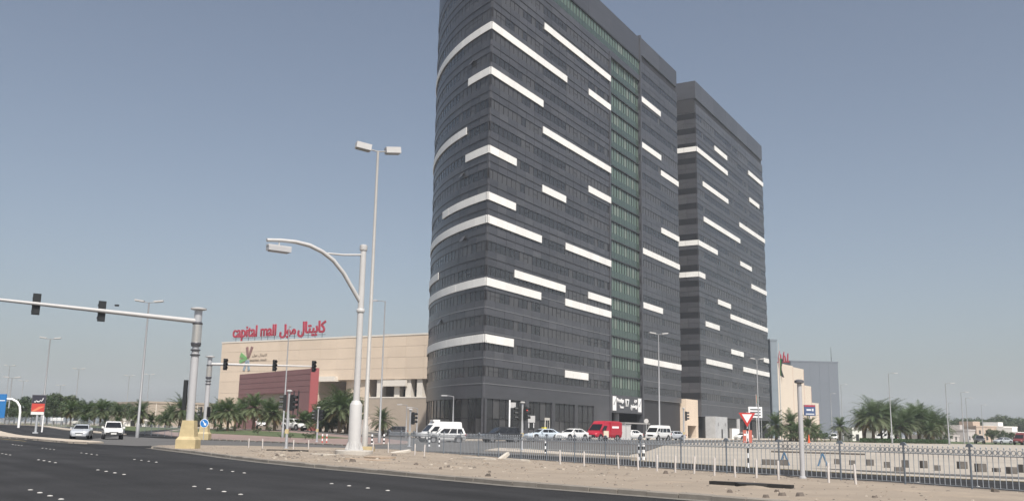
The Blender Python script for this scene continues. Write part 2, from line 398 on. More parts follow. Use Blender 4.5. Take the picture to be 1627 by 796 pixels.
T1_R, T1_PH = 56.7, radians(66.6)
def arc_fn(u, w):
    ph = T1_PH - u / T1_R; r = T1_R + w
    return (T1_R * sin(T1_PH) - r * sin(ph), -T1_R * cos(T1_PH) + r * cos(ph))
def slab(b, fn, u0, u1, w0, w1, z0, z1, seg=1):
    vs = []; fs = []
    for i in range(seg + 1):
        u = u0 + (u1 - u0) * i / seg
        for w, z in ((w0, z0), (w1, z0), (w1, z1), (w0, z1)):
            x, y = fn(u, w); vs.append((x, y, z))
    for i in range(seg):
        for k in range(4):
            fs.append((i * 4 + k, i * 4 + (k + 1) % 4, (i + 1) * 4 + (k + 1) % 4, (i + 1) * 4 + k))
    fs += [(3, 2, 1, 0), tuple(seg * 4 + k for k in range(4))]
    # make the outside face outward whichever way the strip runs
    b.add(vs, fs)
def fixn(me):
    bm = bmesh.new(); bm.from_mesh(me); bmesh.ops.recalc_face_normals(bm, faces=bm.faces[:]); bm.to_mesh(me); bm.free(); return me
def panel_mesh(fn, u0, u1, seg, h=2.32):
    b = MB(); g = 0.03
    n = max(1, round((u1 - u0) / 3.0))
    for i in range(n):
        a = u0 + (u1 - u0) * i / n + g; c = u0 + (u1 - u0) * (i + 1) / n - g
        for z0, z1 in ((0.0, h / 2 - .025), (h / 2 + .025, h)):
            b.cur = random.choice((0, 0, 0, 1, 2)); q = U(-.012, .012); slab(b, fn, a, c, -0.3, q, z0, z1, max(1, seg // n))
    return fixn(b.mesh('cladding_panel', [M_gran, M_granA, M_granB]))
def window_mesh(fn, u0, u1, h=1.5, pane=1.5, pale=.38):
    b = MB(); n = max(1, round((u1 - u0) / pane)); d = (u1 - u0) / n
    for i in range(n):
        a = u0 + i * d; t = [U(-.012, .012) for _ in range(4)]
        vs = []
        for (u, z, q) in ((a + .05, 0.03, t[0]), (a + d - .05, 0.03, t[1]), (a + d - .05, h - .03, t[2]), (a + .05, h - .03, t[3])):
            x, y = fn(u, -.09 + q); vs.append((x, y, z))
        x, y = fn(a + d / 2, -.4); c = (x, y, h / 2)
        b.cur = 1 if R() < pale else 0
        b.add(vs + [c], [(0, 1, 2, 3), (1, 0, 4), (2, 1, 4), (3, 2, 4), (0, 3, 4)])
        b.cur = 2; slab(b, fn, a - .04, a + .04, -.3, -.05, 0, h)
        if R() < .25: slab(b, fn, a + .05, a + d - .05, -.3, -.06, h * .5 - .03, h * .5 + .03)
    b.cur = 2; slab(b, fn, u0, u1, -.3, -.06, -.06, .03, max(1, n // 2)); slab(b, fn, u0, u1, -.3, -.06, h - .03, h + .06, max(1, n // 2))
    return fixn(b.mesh('window', [M_glass, M_glass2, M_mull]))
def facade(root, fn, edges, z0, nfl, seg=1, bent=False):
    for u0, u1 in edges:
        pms = [panel_mesh(fn, u0, u1, seg) for _ in range(3)]
        wms = [window_mesh(fn, u0, u1, pale=q) for q in (.02, .06, .2, .9, .96)]
        for k in range(nfl):
            z = z0 + k * FH
            link('window', random.choice(wms), root, (0, 0, z + 1.12))
            link('cladding_panel', random.choice(pms), root, (0, 0, z + 2.66))
def trims(root, fn, u0, u1, z0, nfl, seg=1):
    b = MB(); slab(b, fn, u0, u1, -.05, 0.06, -.06, .06, seg); me = fixn(b.mesh('trim', M_trim))
    md = me.copy(); md.materials[0] = M_joint
    for k in range(nfl): link('trim', me if k < 5 else md, root, (0, 0, z0 + k * FH))
def bands(root, fn, L, h=1.25, seg_len=None):
    for u0, u1, zt in L:
        b = MB(); seg = 1 if not seg_len else max(1, round((u1 - u0) / seg_len))
        n = max(1, round((u1 - u0) / 3.1)); d = (u1 - u0) / n
        slab(b, fn, u0 + .02, u1 - .02, -.1, .08, zt - h + .02, zt - .02, seg); bk = link('white_band', fixn(b.mesh('white_band', M_wpb)), root)
        for i in range(n):
            b = MB(); slab(b, fn, u0 + i * d + .03, u0 + i * d + d - .03, .07, .14 + U(-.01, .01), zt - h, zt, 1 if not seg_len else 2); link('white_panel', fixn(b.mesh('white_panel', M_wp)), bk)

TB = 0.4
AZ1 = radians(29.8); RZ = pi / 2 - AZ1
CT = Vector((-3.906, 143.0)); TT = Vector((sin(AZ1), cos(AZ1))); TN = Vector((cos(AZ1), -sin(AZ1)))
t1 = thing('office_tower', 'tall dark granite tower with curved flank, white bands and green glass strip', 'building', (CT.x, CT.y, TB), RZ)
flat = flat_fn(0, 0, 1, 0)
ZF = 8.1
arc_pts = [arc_fn(u, -.3) for u in [i * 3.0 for i in range(16)]]
core = [(0.25, 0.3)] + arc_pts[1:] + [(60, 27), (86.9, 20), (86.9, 0.3), (63.6, 0.3), (63.6, 1.2), (47.0, 1.2), (47.0, 0.3)]
b = MB(); b.prism(core[::-1], 8.0, 87.3); b.build('core_wall', M_gran2, t1)
low = [(0.4, 0.4)] + [arc_fn(u, -.42) for u in [1.5 + i * 3.0 for i in range(15)]] + [(60, 27), (86.9, 20), (86.9, 0.3), (63.6, 0.3), (63.6, 9), (47.0, 9), (47.0, 0.3), (45.5, 0.3), (45.5, 0.4)]
b = MB(); b.prism(low[::-1], -1.0, 8.0); b.build('ground_floor_wall', M_gran2, t1)
BAYS = [0.0, 8.9, 17.9, 27.1, 36.7, 47.3]
facade(t1, flat, list(zip(BAYS[:-1], BAYS[1:])), ZF, 18)
facade(t1, flat, [(63.3, 75.6), (75.6, 87.2)], ZF, 19)
facade(t1, arc_fn, [(9.0 * i, 9.0 * i + 9.0) for i in range(5)], ZF, 18, seg=6)
trims(t1, flat, 0, 47.3, ZF, 19); trims(t1, flat, 63.3, 87.2, ZF, 2); trims(t1, arc_fn, 0, 45, ZF, 19, 30)
# first course above the ground floor, and the top of the tower
def course(root, fn, u0, u1, z0, z1, seg=1, m=M_gran, name='cladding_panel', w0=-.3, w1=0.0):
    b = MB(); slab(b, fn, u0, u1, w0, w1, z0, z1, seg); return link(name, fixn(b.mesh(name, m)), root)
for (fn, u0, u1, sg) in ((flat, 0, 47.3, 1), (flat, 63.3, 87.2, 1), (arc_fn, 0, 45, 30)):
    course(t1, fn, u0, u1, ZF + .06, ZF + 1.1, sg)
for u0, u1 in list(zip(BAYS[:-1], BAYS[1:])): course(t1, flat, u0 + .03, u1 - .03, 82.3, 87.5)
for u0, u1 in ((63.3, 75.6), (75.6, 87.2)): course(t1, flat, u0 + .03, u1 - .03, 83.95, 88.0)
for i in range(5): course(t1, arc_fn, 9 * i + .03, 9 * i + 8.97, 78.4, 87.5, 6)
course(t1, flat, 47.3, 63.27, 82.3, 87.5)
course(t1, flat, 63.3, 63.9, 0, 88.2, w0=-1.2, w1=.2, name='pilaster'); course(t1, flat, 46.7, 47.3, 0, 78.3, w0=-1.2, w1=.12, name='pilaster')
# green glass
gvar = []
def green_me(u0, u1, h, rec):
    b = MB(); n = round((u1 - u0) / 1.33); d = (u1 - u0) / n
    b.cur = 0; slab(b, flat, u0, u1, -1.1 + rec, -.42 + rec, 0.0, h * .36)
    for i in range(n):
        a = u0 + i * d; q = [U(-.015, .015) for _ in range(4)]
        b.cur = 1 if R() < .8 else 2
        vs = [(u, .5 - rec + k, z) for (u, z, k) in ((a + .04, h * .37, q[0]), (a + d - .04, h * .37, q[1]), (a + d - .04, h * .93, q[2]), (a + .04, h * .93, q[3]))]
        b.add(vs + [(a + d / 2, .8 - rec, h * .6)], [(0, 1, 2, 3), (1, 0, 4), (2, 1, 4), (3, 2, 4), (0, 3, 4)])
        b.cur = 3; slab(b, flat, a - .03, a + .03, -.8 + rec, -.4 + rec, 0, h)
    b.cur = 3; slab(b, flat, u0, u1, -1.1 + rec, -.25 + rec, h * .94, h)
    return fixn(b.mesh('green_glazing', [M_grn, M_grn2, M_grn3, M_mull]))
gm = [green_me(47.3, 63.25, FH, 0) for _ in range(5)]
for k in range(18): link('green_glazing', gm[k % 5] if k < 17 else gm[2], t1, (0, 0, ZF + .3 + k * FH))
link('green_ribbon_window', green_me(2.0, 63.25, 3.4, .35), t1, (0, 0, 78.75))
course(t1, flat, 0, 2, 78.4, 82.3); course(t1, flat, 0, 63.25, 77.45, 78.7)
bands(t1, flat, [(0, 27.2, 66.0), (18.0, 47.3, 73.0), (0, 17.9, 58.3), (36.7, 47.3, 66.8), (17.9, 47.3, 53.6), (0, 8.7, 45.25), (17.9, 27.1, 43.05), (36.7, 47.3, 47.35), (0, 8.7, 37.7),
                 (0, 17.9, 34.0), (27.1, 47.3, 34.5), (8.7, 27.1, 26.7), (36.7, 47.3, 26.9), (0, 17.9, 24.2), (27.1, 47.3, 24.4), (0, 8.8, 15.5), (27.2, 36.8, 11.75),
                 (63.9, 75.8, 74.2), (63.9, 75.8, 63.7), (75.6, 87.2, 60.2), (75.4, 87.2, 46.75), (63.9, 87.2, 40.1), (63.9, 75.7, 28.4), (63.9, 87.2, 16.7)])
bands(t1, arc_fn, [(0, 44, 66.0), (0, 6.9, 58.3), (7.0, 44, 50.0), (0, 7.1, 45.25), (0, 17, 37.7), (0, 44, 34.0), (18.5, 44, 27.5), (0, 44, 24.2), (0, 44, 15.5)], seg_len=1.5)
# open hopper windows on the curved flank
for u, z in ((7.5, 41.6), (5.2, 60.2), (16, 18.3), (6.5, 30.8)):
    b = MB(); x, y = arc_fn(u, -.1); x2, y2 = arc_fn(u + 1.2, -.1); x3, y3 = arc_fn(u, .55); x4, y4 = arc_fn(u + 1.2, .55)
    b.add([(x, y, z + 1.1), (x2, y2, z + 1.1), (x4, y4, z + .1), (x3, y3, z + .1), (x, y, z + 1.05), (x2, y2, z + 1.05), (x4, y4, z + .05), (x3, y3, z + .05)], [(0, 1, 2, 3), (7, 6, 5, 4), (0, 3, 7, 4), (1, 5, 6, 2), (2, 6, 7, 3), (0, 4, 5, 1)])
    b.build('open_window', M_glass2, t1)
# ground floor: fascia, pilasters and shop glazing
course(t1, flat, 0, 46.7, 5.9, ZF - .05); course(t1, arc_fn, 0, 45, 5.9, ZF - .05, 30)
for u in (0.0, 13.2, 22.6, 31.5, 39.6): course(t1, flat, u, u + 1.1, -.5, 5.9, name='pilaster')
course(t1, flat, 40.7, 46.7, -.5, 5.9)
for u0, u1 in ((1.1, 13.2), (14.3, 22.6), (23.7, 31.5), (32.6, 39.6)):
    b = MB(); n = round((u1 - u0) / 2.1); d = (u1 - u0) / n
    for i in range(n):
        for z0, z1 in ((.05, 2.9), (2.98, 5.85)):
            b.cur = random.choice((0, 0, 1)); slab(b, flat, u0 + i * d + .04, u0 + i * d + d - .04, -.3, -.2 + U(-.01, .01), z0, z1)
        b.cur = 2; slab(b, flat, u0 + i * d - .04, u0 + i * d + .04, -.32, -.12, 0, 5.9)
    b.cur = 2; slab(b, flat, u0, u1, -.32, -.12, 2.9, 2.98)
    link('shop_window', fixn(b.mesh('shop_window', [M_glass, M_glass2, M_mull])), t1)
for i in range(5):
    b = MB()
    for j in range(4):
        u0 = 9 * i + j * 2.25
        for z0, z1 in ((.05, 2.9), (2.98, 5.85)):
            b.cur = random.choice((0, 0, 1)); slab(b, arc_fn, u0 + .05, u0 + 2.2, -.3, -.2, z0, z1, 2)
        b.cur = 2; slab(b, arc_fn, u0 - .05, u0 + .05, -.32, -.12, 0, 5.9)
    link('shop_window', fixn(b.mesh('shop_window', [M_glass, M_glass2, M_mull])), t1)
d = course(t1, flat, 20.2, 21.9, -.4, 3.4, m=mat('door_frame', (.55, .53, .48), .5), name='door', w0=-.2, w1=-.08)
for u in (20.42, 21.12): course(d, flat, u, u + .56, -.2, 3.0, m=M_glass, name='door_leaf', w0=-.09, w1=-.06)
# entrance hall under the green strip
course(t1, flat, 47.3, 63.27, 5.0, ZF + .25, name='sign_fascia', w0=-1.0, w1=.02)
b = MB(); b.lathe([(.75, -.5), (.75, 5.0)], 20, (53.0, 1.6)); b.build('entrance_column', mat('grey_column', (.16, .16, .17), .4), t1, 60)
b = MB(); b.box(47.2, 63.4, 0.0, 9.0, 4.95, 5.0); b.build('entrance_soffit', M_gran2, t1)
b = MB(); b.box(49, 62, -2.2, 0.0, 2.9, 3.15); b.box(49.2, 49.4, -2.1, -1.9, -.4, 2.9); b.box(61.6, 61.8, -2.1, -1.9, -.4, 2.9); b.build('canopy', mat('canopy_metal', (.3, .3, .3), .5), t1)
for u in (48.0, 60.9):
    bn = course(t1, flat, u, u + 1.6, 5.35, 8.1, m=M_sign, name='sign_plate', w0=.03, w1=.12)
    b = MB(); b.add([(u + .2, -.125, 6.5), (u + .55, -.125, 6.3), (u + 1.4, -.125, 7.4), (u + 1.4, -.125, 7.75)], [(0, 1, 2, 3)]); b.build('emblem', mat('grey_print', (.35, .36, .38), .6), bn)
I4 = Matrix.Identity(4)
def TM(u, z, w=.08): return Matrix.Translation((u, -w, z))
add_text('lettering', 'Prestige', 3.3, 1.05, .1, M_sign, t1, TM(50.1, 6.75), .02)
add_text('lettering', 'Tower', 2.0, .55, .1, M_sign, t1, TM(51.3, 5.85), .02)
add_text('lettering', '17', 1.7, 1.5, .1, M_sign, t1, TM(54.4, 6.25), .03)
add_text('lettering', '\uFE9D\uFEAE\uFE91', 1.2, .7, .1, M_sign, t1, TM(58.9, 7.1), .01)
add_text('lettering', '\uFE9E\uFEF4\uFE98\uFEB4\uFEF3\uFEAE\uFE91', 3.4, 1.15, .1, M_sign, t1, TM(57.0, 5.65), .01)
# roof plant
for u0, u1 in ((-4, 9), (12, 19), (23.5, 31)):
    course(t1, flat, u0, u1, -.8, 1.35, name='planter_wall', w0=5.0, w1=5.5)
b = MB(); b.box(20, 40, 12, 22, 87.3, 89); b.build('roof_plant', M_gran2, t1)

# ---- second tower
o2 = CT + TT * 96.2 + TN * 1.66
t2 = thing('office_tower', 'dark granite tower with short scattered white bands, behind the taller green-striped one', 'building', (o2.x, o2.y, TB), RZ)
D2 = 26.0
b = MB(); b.box(.3, 62.2, .3, D2 - .3, 5.2, 88.0); b.build('core_wall', M_gran2, t2)
b = MB(); b.box(.6, 61.9, 1.6, D2 - .3, -1, 5.2); b.build('ground_floor_wall', M_glass, t2)
E2 = [0, 4.5, 15.0, 25.5, 36.0, 46.6, 57.2, 62.5]
left_fn = flat_fn(0, 0, 0, 1)                     # the short side: u runs back into the block
def left_fn(u, w): return (-w, u)
facade(t2, flat, list(zip(E2[:-1], E2[1:])), ZF, 19)
b2_panels = [(0.0, 8.6), (8.6, 17.3), (17.3, 26.0)]
M_side = mat('dark_ribbon_glass', (0.024, 0.025, 0.029), 0.2, spec=.4)
facade(t2, left_fn, b2_panels, ZF, 19)
b = MB(); slab(b, left_fn, 0.05, 26, -.1, -.02, 0, 1.5); me = fixn(b.mesh('ribbon_glass', M_side))
for k in range(19): link('ribbon_glass', me, t2, (0, 0, ZF + k * FH + 1.12))
trims(t2, flat, 0, 62.5, ZF, 19); 
for fn, L in ((flat, list(zip(E2[:-1], E2[1:]))), (left_fn, b2_panels)):
    for u0, u1 in L:
        course(t2, fn, u0 + .03, u1 - .03, 83.9, 88.5); course(t2, fn, u0 + .03, u1 - .03, 5.2, ZF + 1.1)
course(t2, left_fn, 0.4, 26, 80.3, 83.8, m=M_gran2, name='louvre', w0=-.2, w1=.04)
bands(t2, flat, [(0, 25.7, 71.3), (14.6, 25.6, 75.5), (46.4, 62.5, 76.8), (4.3, 25.7, 63.4), (46.6, 57.2, 68.8), (4.5, 36, 54.4), (35.7, 62.5, 59.2), (0, 15.2, 47.6), (35.6, 46.9, 48.2), (46.1, 62.5, 43.3),
                 (0, 4.7, 39.8), (14.6, 25.6, 34.9), (25.1, 62.5, 32.3), (4.3, 15.3, 28.2), (25, 36.3, 23.1), (4.3, 25.5, 19.1), (35.7, 62.5, 19.2), (56.9, 62.5, 23.2)])
bands(t2, left_fn, [(0, 26, 71.3), (0, 26, 47.6), (0, 26, 39.8)])
course(t2, flat, 29, 30.2, -.5, 5.2, m=mat('pale_pier', (.5, .5, .5), .7), name='pier', w0=-.2, w1=.3); course(t2, flat, 60.8, 62.3, -.5, 5.2, name='pilaster', w0=-1.5)
for u in (16.5, 22.5, 35.5, 41.5, 47.5, 53.5): course(t2, flat, u, u + .25, -.5, 5.2, m=M_mull, name='mullion', w0=-1.6, w1=-1.3)
# link block between the towers
M_beige = mat('beige_render', (0.70, 0.58, 0.46), 0.85, var=0.05, scale=0.3)
lb = thing('link_block', 'plain beige block filling the gap between the two dark towers', 'building', (*(CT + TT * 87.5 + TN * 1.0), TB), RZ)
b = MB(); b.box(0, 8.2, 0, 14, 3.0, 9.0); b.build('wall', M_beige, lb)
for x0_, x1_ in ((6.7, 8.2), (0, .9)):
    b = MB(); b.box(x0_, x1_, 0.02, 2, -.8, 3.0); b.build('pier', M_beige, lb)
b = MB(); b.box(1, 6.7, 6, 6.3, -.8, 3.0); b.build('garage_door', mat('brown_shutter', (.16, .12, .09), .7), lb)
# concrete box before the second tower
cb = thing('concrete_kiosk', 'pale grey patchy concrete box at the foot of the second tower', 'kiosk', (*(o2 + TT * 2.2 + TN * 2.6), TB), RZ)
b = MB(); b.box(0, 9.6, 0, 2.4, -.5, 5.3); b.build('wall', mat('patchy_concrete', (.42, .43, .44), .85, var=.18, scale=.5), cb)
b = MB(); b.box(4.6, 5.6, -.04, 0.2, -.4, 2.4); b.build('doorway', M_gran2, cb)
for x in (2.0, 7.6):
    b = MB(); b.box(x, x + .5, -.05, 0.1, 3.1, 3.9); b.build('vent', mat('vent_grey', (.2, .2, .21), .6), cb)

# ================================================================ mall
A = at(676, 531, 255); B = at(353, 545, 295)
mx = Vector((A.x - B.x, A.y - B.y)); ML = mx.length; mrz = atan2(mx.y, mx.x)
MB_ = hz(B.x, B.y) - .2
MT = (A.z + B.z) / 2 - MB_
mall = thing('shopping_mall', 'large beige panelled mall with terrace columns beside the curved tower', 'building', (B.x, B.y, MB_), mrz)
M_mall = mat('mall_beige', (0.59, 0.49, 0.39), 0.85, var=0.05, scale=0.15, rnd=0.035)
M_tan = mat('mall_tan', (0.36, 0.305, 0.25), 0.85, var=0.06, scale=0.3)  # the lower mall wall's shade is put into this darker tan
M_lcream = mat('roof_grey', (.4, .4, .4), .7); M_cream = mat('mall_cream', (0.66, 0.62, 0.56), 0.8)
def mu(px):                                      # distance along the mall's front where a column of the photograph meets it
    d = ray(px, 640); n = Vector((-mx.y, mx.x)); t = (n.x * B.x + n.y * B.y) / (n.x * d.x + n.y * d.y)
    return (Vector((d.x * t, d.y * t)) - Vector((B.x, B.y))).dot(mx.normalized())
def mz(px, py):
    d = ray(px, py); n = Vector((-mx.y, mx.x)); t = (n.x * B.x + n.y * B.y) / (n.x * d.x + n.y * d.y)
    return EYE + d.z * t - MB_
ZU = mz(640, 602); ZT = mz(640, 632); uo = mu(505); uw = mu(582); ME = ML + 6
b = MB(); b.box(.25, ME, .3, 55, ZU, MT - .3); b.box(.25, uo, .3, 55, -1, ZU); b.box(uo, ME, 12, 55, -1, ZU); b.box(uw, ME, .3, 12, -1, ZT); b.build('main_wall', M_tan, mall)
def grid(u0, u1, z0, z1, nu, nz):
    w = (u1 - u0) / nu; h = (z1 - z0) / nz
    bb = MB(); bb.box(.025, w - .025, 0, .3, .025, h - .025); me = bb.mesh('wall_panel', M_mall)
    for i in range(nu):
        for k in range(nz): link('wall_panel', me, mall, (u0 + i * w, U(-.01, .01), z0 + k * h))
grid(0, uo, ZU, MT, 5, 4); grid(uo, ME, ZU, MT, 7, 4); grid(0, uo, 0, ZU, 5, 4)
b = MB(); b.box(-.1, ME, -.12, .5, MT - .05, MT + .35); b.build('coping', M_cream, mall)
for u in (ML * .56, ML * .75):
    b = MB(); b.box(u, u + 3.2, 6, 9, MT - .3, MT + 1.3); b.build('roof_unit', M_lcream, mall)
for px in (646, 664, 628, 600):
    u = mu(px); b = MB(); b.box(u - .9, u + .9, .5, 2.3, ZT, ZU); b.build('terrace_column', M_cream, mall)
for i in range(3):
    b = MB(); u = uw + 1.5 + i * 5.2; b.box(u, u + 3.4, 11.6, 12.2, ZT + .3, ZT + 2.8); b.build('terrace_window', M_glass, mall)
b = MB(); b.box(uw, ME, .2, .5, ZT, ZT + .35); b.build('terrace_edge', M_cream, mall)
b = MB(); b.box(mu(609), mu(645), -.6, .25, ZU - 1.9, ZU - .25); b.build('white_beam', M_cream, mall)
b = MB(); b.box(mu(503), mu(535), -1.5, 1.0, ZU - .4, ZU + 1.0); b.build('entrance_canopy', M_cream, mall)
b = MB(); b.prism([(mu(534), 12), (mu(534), 5), (mu(540), 2.4), (mu(552), 1.2), (mu(580), .9), (mu(580), 12)], -1, ZU); b.build('curved_wall', M_mall, mall)
b = MB(); u = mu(584)
for k in range(9): b.box(u + k * .55, u + k * .55 + .6, -3.2, -.1, -.8, 4.3 - k * .55)
b.box(u - 2, u, -3.2, -.1, 3.6, 4.3); b.build('staircase', mat('stair_concrete', (.5, .44, .4), .9), mall)
# rooftop lettering
ug0, ug1, ug2, ug3 = mu(361), mu(430), mu(436), mu(510)
M_red = mat('sign_red', (0.36, 0.03, 0.055), 0.45)
rs = thing('rooftop_sign', 'red rooftop lettering capital mall in Latin and Arabic on the beige mall', 'sign', (B.x, B.y, MB_ + MT + .35), mrz)
zc = 1.0
hL = mz(395, 517) - mz(395, 541)
add_text('lettering', 'capital mall', ug1 - ug0, hL, .35, M_red, rs, Matrix.Translation((ug0, .3, mz(395, 541) - MT - .35)), .014)
add_text('lettering', '\uFEDD\uFEEE\uFEE3', mu(462) - ug2, hL * .9, .35, M_red, rs, Matrix.Translation((ug2, .3, mz(450, 537) - MT - .35)), .03)
add_text('lettering', '\uFEDD\uFE8E\uFE98\uFEF4\uFE91\uFE8E\uFEDB', ug3 - mu(465), hL * 1.0, .35, M_red, rs, Matrix.Translation((mu(465), .3, mz(490, 535) - MT - .35)), .03)
b = MB()
for i in range(14):
    u = ug0 + (ug3 - ug0) * (i + .5) / 14; b.box(u - .05, u + .05, .35, .45, 0, 2.2); b.box(u - .04, u + .04, .4, 2.0, 0, .08)
b.box(ug0, ug3, .38, .44, .9, 1.0); b.build('support_frame', M_mull, rs)
# wall emblem
we = thing('wall_emblem', 'mauve, green and blue leaf emblem with small lettering on the beige mall wall', 'sign', (B.x, B.y, MB_), mrz)
def strip(name, P, w0, w1, m):
    (x0, z0), (x1, z1) = P; d = Vector((x1 - x0, z1 - z0)).normalized(); n = Vector((-d.y, d.x)); bb = MB(); vs = []
    for yy in (-.22, -.02):
        for (x, z, w) in ((x0, z0, w0), (x1, z1, w1)): vs += [(x + n.x * w, yy, z + n.y * w), (x - n.x * w, yy, z - n.y * w)]
    bb.add(vs, [(0, 1, 3, 2), (4, 6, 7, 5), (0, 2, 6, 4), (1, 5, 7, 3), (0, 4, 5, 1), (2, 3, 7, 6)]); return bb.build(name, m, we)
def mp(x, y): px, py = 370 + x * 60 / 955, 545 + y * 50 / 796; return (mu(px), mz(px, py))
m1 = mat('emblem_mauve', (.24, .14, .13), .6); m2 = mat('emblem_green', (.16, .36, .13), .6); m3 = mat('emblem_blue', (.25, .32, .38), .6); m4 = mat('emblem_text', (.27, .22, .17), .6)
strip('leaf', (mp(270, 105), mp(310, 370)), .45, .35, m1); strip('leaf', (mp(400, 95), mp(325, 370)), .45, .35, m1)
strip('leaf', (mp(115, 300), mp(285, 390)), .75, .25, m2); strip('leaf', (mp(105, 470), mp(285, 405)), .6, .25, m2)
strip('leaf', (mp(285, 430), mp(225, 690)), .3, .42, m3); strip('leaf', (mp(320, 430), mp(355, 690)), .3, .42, m3)
x0, z0 = mp(350, 465); x1, z1 = mp(780, 400); add_text('lettering', 'capital mall', x1 - x0, z1 - z0 + .1, .08, m4, we, Matrix.Translation((x0, -.08, z0)), .01)
x0, z0 = mp(415, 350); x1, z1 = mp(790, 265); add_text('lettering', '\uFEDD\uFEEE\uFEE3 \uFEDD\uFE8E\uFE98\uFEF4\uFE91\uFE8E\uFEDB', x1 - x0, z1 - z0 + .1, .08, m4, we, Matrix.Translation((x0, -.08, z0)), .005)
# red entrance block
Ar = at(494, 585, 166); Br = at(381, 595, 190); rx = Vector((Ar.x - Br.x, Ar.y - Br.y)); RL = rx.length; rrz = atan2(rx.y, rx.x); RB = hz(Br.x, Br.y) - .2
rt = (Ar.z + Br.z) / 2 - RB
re = thing('entrance_block', 'mauve red wall block with dark slots standing before the beige mall', 'building', (Br.x, Br.y, RB), rrz)
M_mauve = mat('shaded_mauve_red_cladding', (0.235, 0.12, 0.12), 0.7, var=.06, scale=.4)  # front gets grazing sun: its duller tone is put into the colour
cut0, cut1, zc = .27 * RL, .70 * RL, rt * .62
b = MB(); b.box(0, RL, 0, 1.4, zc, rt); b.box(0, cut0, 0, 1.4, -1, zc); b.box(cut1, RL, 0, 1.4, -1, zc); b.build('wall', M_mauve, re)
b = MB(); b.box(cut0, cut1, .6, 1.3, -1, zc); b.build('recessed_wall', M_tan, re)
for u in (.80, .86):
    b = MB(); b.box(u * RL, u * RL + .45, -.03, .3, rt * .25, rt * .66); b.build('slot', M_gran2, re)
b = MB(); b.box(RL, RL + .25, -.05, 1.5, -1, rt + .15); b.build('end_panel', mat('sunlit_red_panel', (.36, .10, .105), .55), re)  # end faces the sun: its brighter red is painted in
for k in range(4):
    b = MB(); b.box(.05, RL - .05, -.03, .0, zc + .15 + k * (rt - zc) / 4, zc + (rt - zc) / 4 * (k + 1) - .02); b.build('cladding_panel', M_mauve, re)
# low building at the left
lw = at(236, 640, 250); lr = at(345, 636, 262)
def block(name, label, p0, p1, depth, ztop, m, cat='building'):
    d = Vector((p1.x - p0.x, p1.y - p0.y)); zb = hz(p0.x, p0.y) - .3
    t = thing(name, label, cat, (p0.x, p0.y, zb), atan2(d.y, d.x)); L = d.length; H = ztop - zb
    bb = MB(); bb.box(0, L, 0, depth, 0, H); bb.build('wall', m, t)
    bb = MB(); bb.box(-.15, L + .15, -.15, depth + .15, H, H + .5); bb.build('parapet', m, t)
    return t, L, H
t, L, H = block('low_building', 'long low sandy building half hidden by palms left of the mall', lw, lr, 30, lw.z, M_tan)
for i in range(5):
    b = MB(); b.box(2 + i * L / 5, 2.15 + i * L / 5, -.06, .05, .3, H); b.build('pilaster', M_cream, t)
b = MB(); b.box(L * .45, L * .8, -3, 0, 1.0, 4.2); b.build('shopfront', M_glass, t)
# ================================================================ buildings on the right
M_bgrey = mat('blue_grey_cladding', (0.19, 0.225, 0.26), 0.6, var=.04, scale=.1)
M_bg2 = mat('grey_cladding', (0.145, 0.165, 0.195), 0.6, var=.05, scale=.08)
M_rb = mat('pale_beige_wall', (0.66, 0.575, 0.48), 0.85, var=.03, scale=.2)
t, L, H = block('slab_block', 'slim blue grey slab rising beside the second tower', at(1223.5, 541, 283), at(1234, 545, 283.5), 12, at(1225, 541, 283).z, M_bgrey)
for k in range(6):
    b = MB(); b.box(.1, L - .1, -.05, 0, k * H / 6 + .05, (k + 1) * H / 6 - .05); b.build('wall_panel', M_bgrey, t)
# stepped beige hall
p0 = at(1233, 577, 290); p1 = at(1303, 640, 330); d = Vector((p1.x - p0.x, p1.y - p0.y)); dn = d.normalized(); brz = atan2(d.y, d.x)
st = thing('stepped_hall', 'pale beige windowless hall stepping down in front of the grey block', 'building', (p0.x, p0.y, 0), brz)
def su(px):
    r = ray(px, 640); n = Vector((-d.y, d.x)); t_ = (n.x * p0.x + n.y * p0.y) / (n.x * r.x + n.y * r.y); return (Vector((r.x * t_, r.y * t_)) - Vector((p0.x, p0.y))).dot(dn)
def sz(px, py):
    r = ray(px, py); n = Vector((-d.y, d.x)); t_ = (n.x * p0.x + n.y * p0.y) / (n.x * r.x + n.y * r.y); return EYE + r.z * t_
steps = [(1233, 1262, 1240, 577), (1262, 1279, 1270, 585), (1279, 1290, 1285, 613), (1290, 1301, 1296, 640)]
for i, (a, c, mpx, py) in enumerate(steps):
    b = MB(); b.box(su(a) + (.02 if i else 0), su(c), i * .02, 9, -1, sz(mpx, py)); b.build('wall', M_rb, st)
    b = MB(); b.box(su(c) - .5, su(c) - .3, -.05, .05, 0, sz(mpx, py) - .5); b.build('joint_strip', mat('joint_pink', (.5, .36, .3), .8), st)
# red rooftop letters, too blurred in the photograph to read: upright strokes joined along the foot
q3 = at(1241, 577, 291)
rl = thing('rooftop_sign', 'small red rooftop letters above the pale beige hall behind a flagpole', 'sign', (q3.x, q3.y, q3.z + .1), radians(-14)); rl.scale = (1.1, 1.1, 1.1)
for i, (u, hh, lean) in enumerate(((-1.9, 2.0, .3), (-1.25, 2.9, -.2), (-.6, 3.3, .25), (.05, 2.5, -.15), (.7, 3.1, .2), (1.3, 2.1, -.3), (1.85, 2.7, .1))):
    b = MB(); b.tube([(u + .42, 0, .35), (u + .1, 0, .3), (u - .05, 0, hh * .35), (u + lean * .4, 0, hh * .75), (u + lean, 0, hh)], [.15, .2, .22, .2, .14], 6); b.build('letter_stroke', M_red, rl, 60)
b = MB(); b.box(-2.1, 2.2, -.1, .05, .15, .38); b.build('support_rail', M_red, rl)
g0 = at(1256, 574, 350); g1 = at(1331, 577, 352)
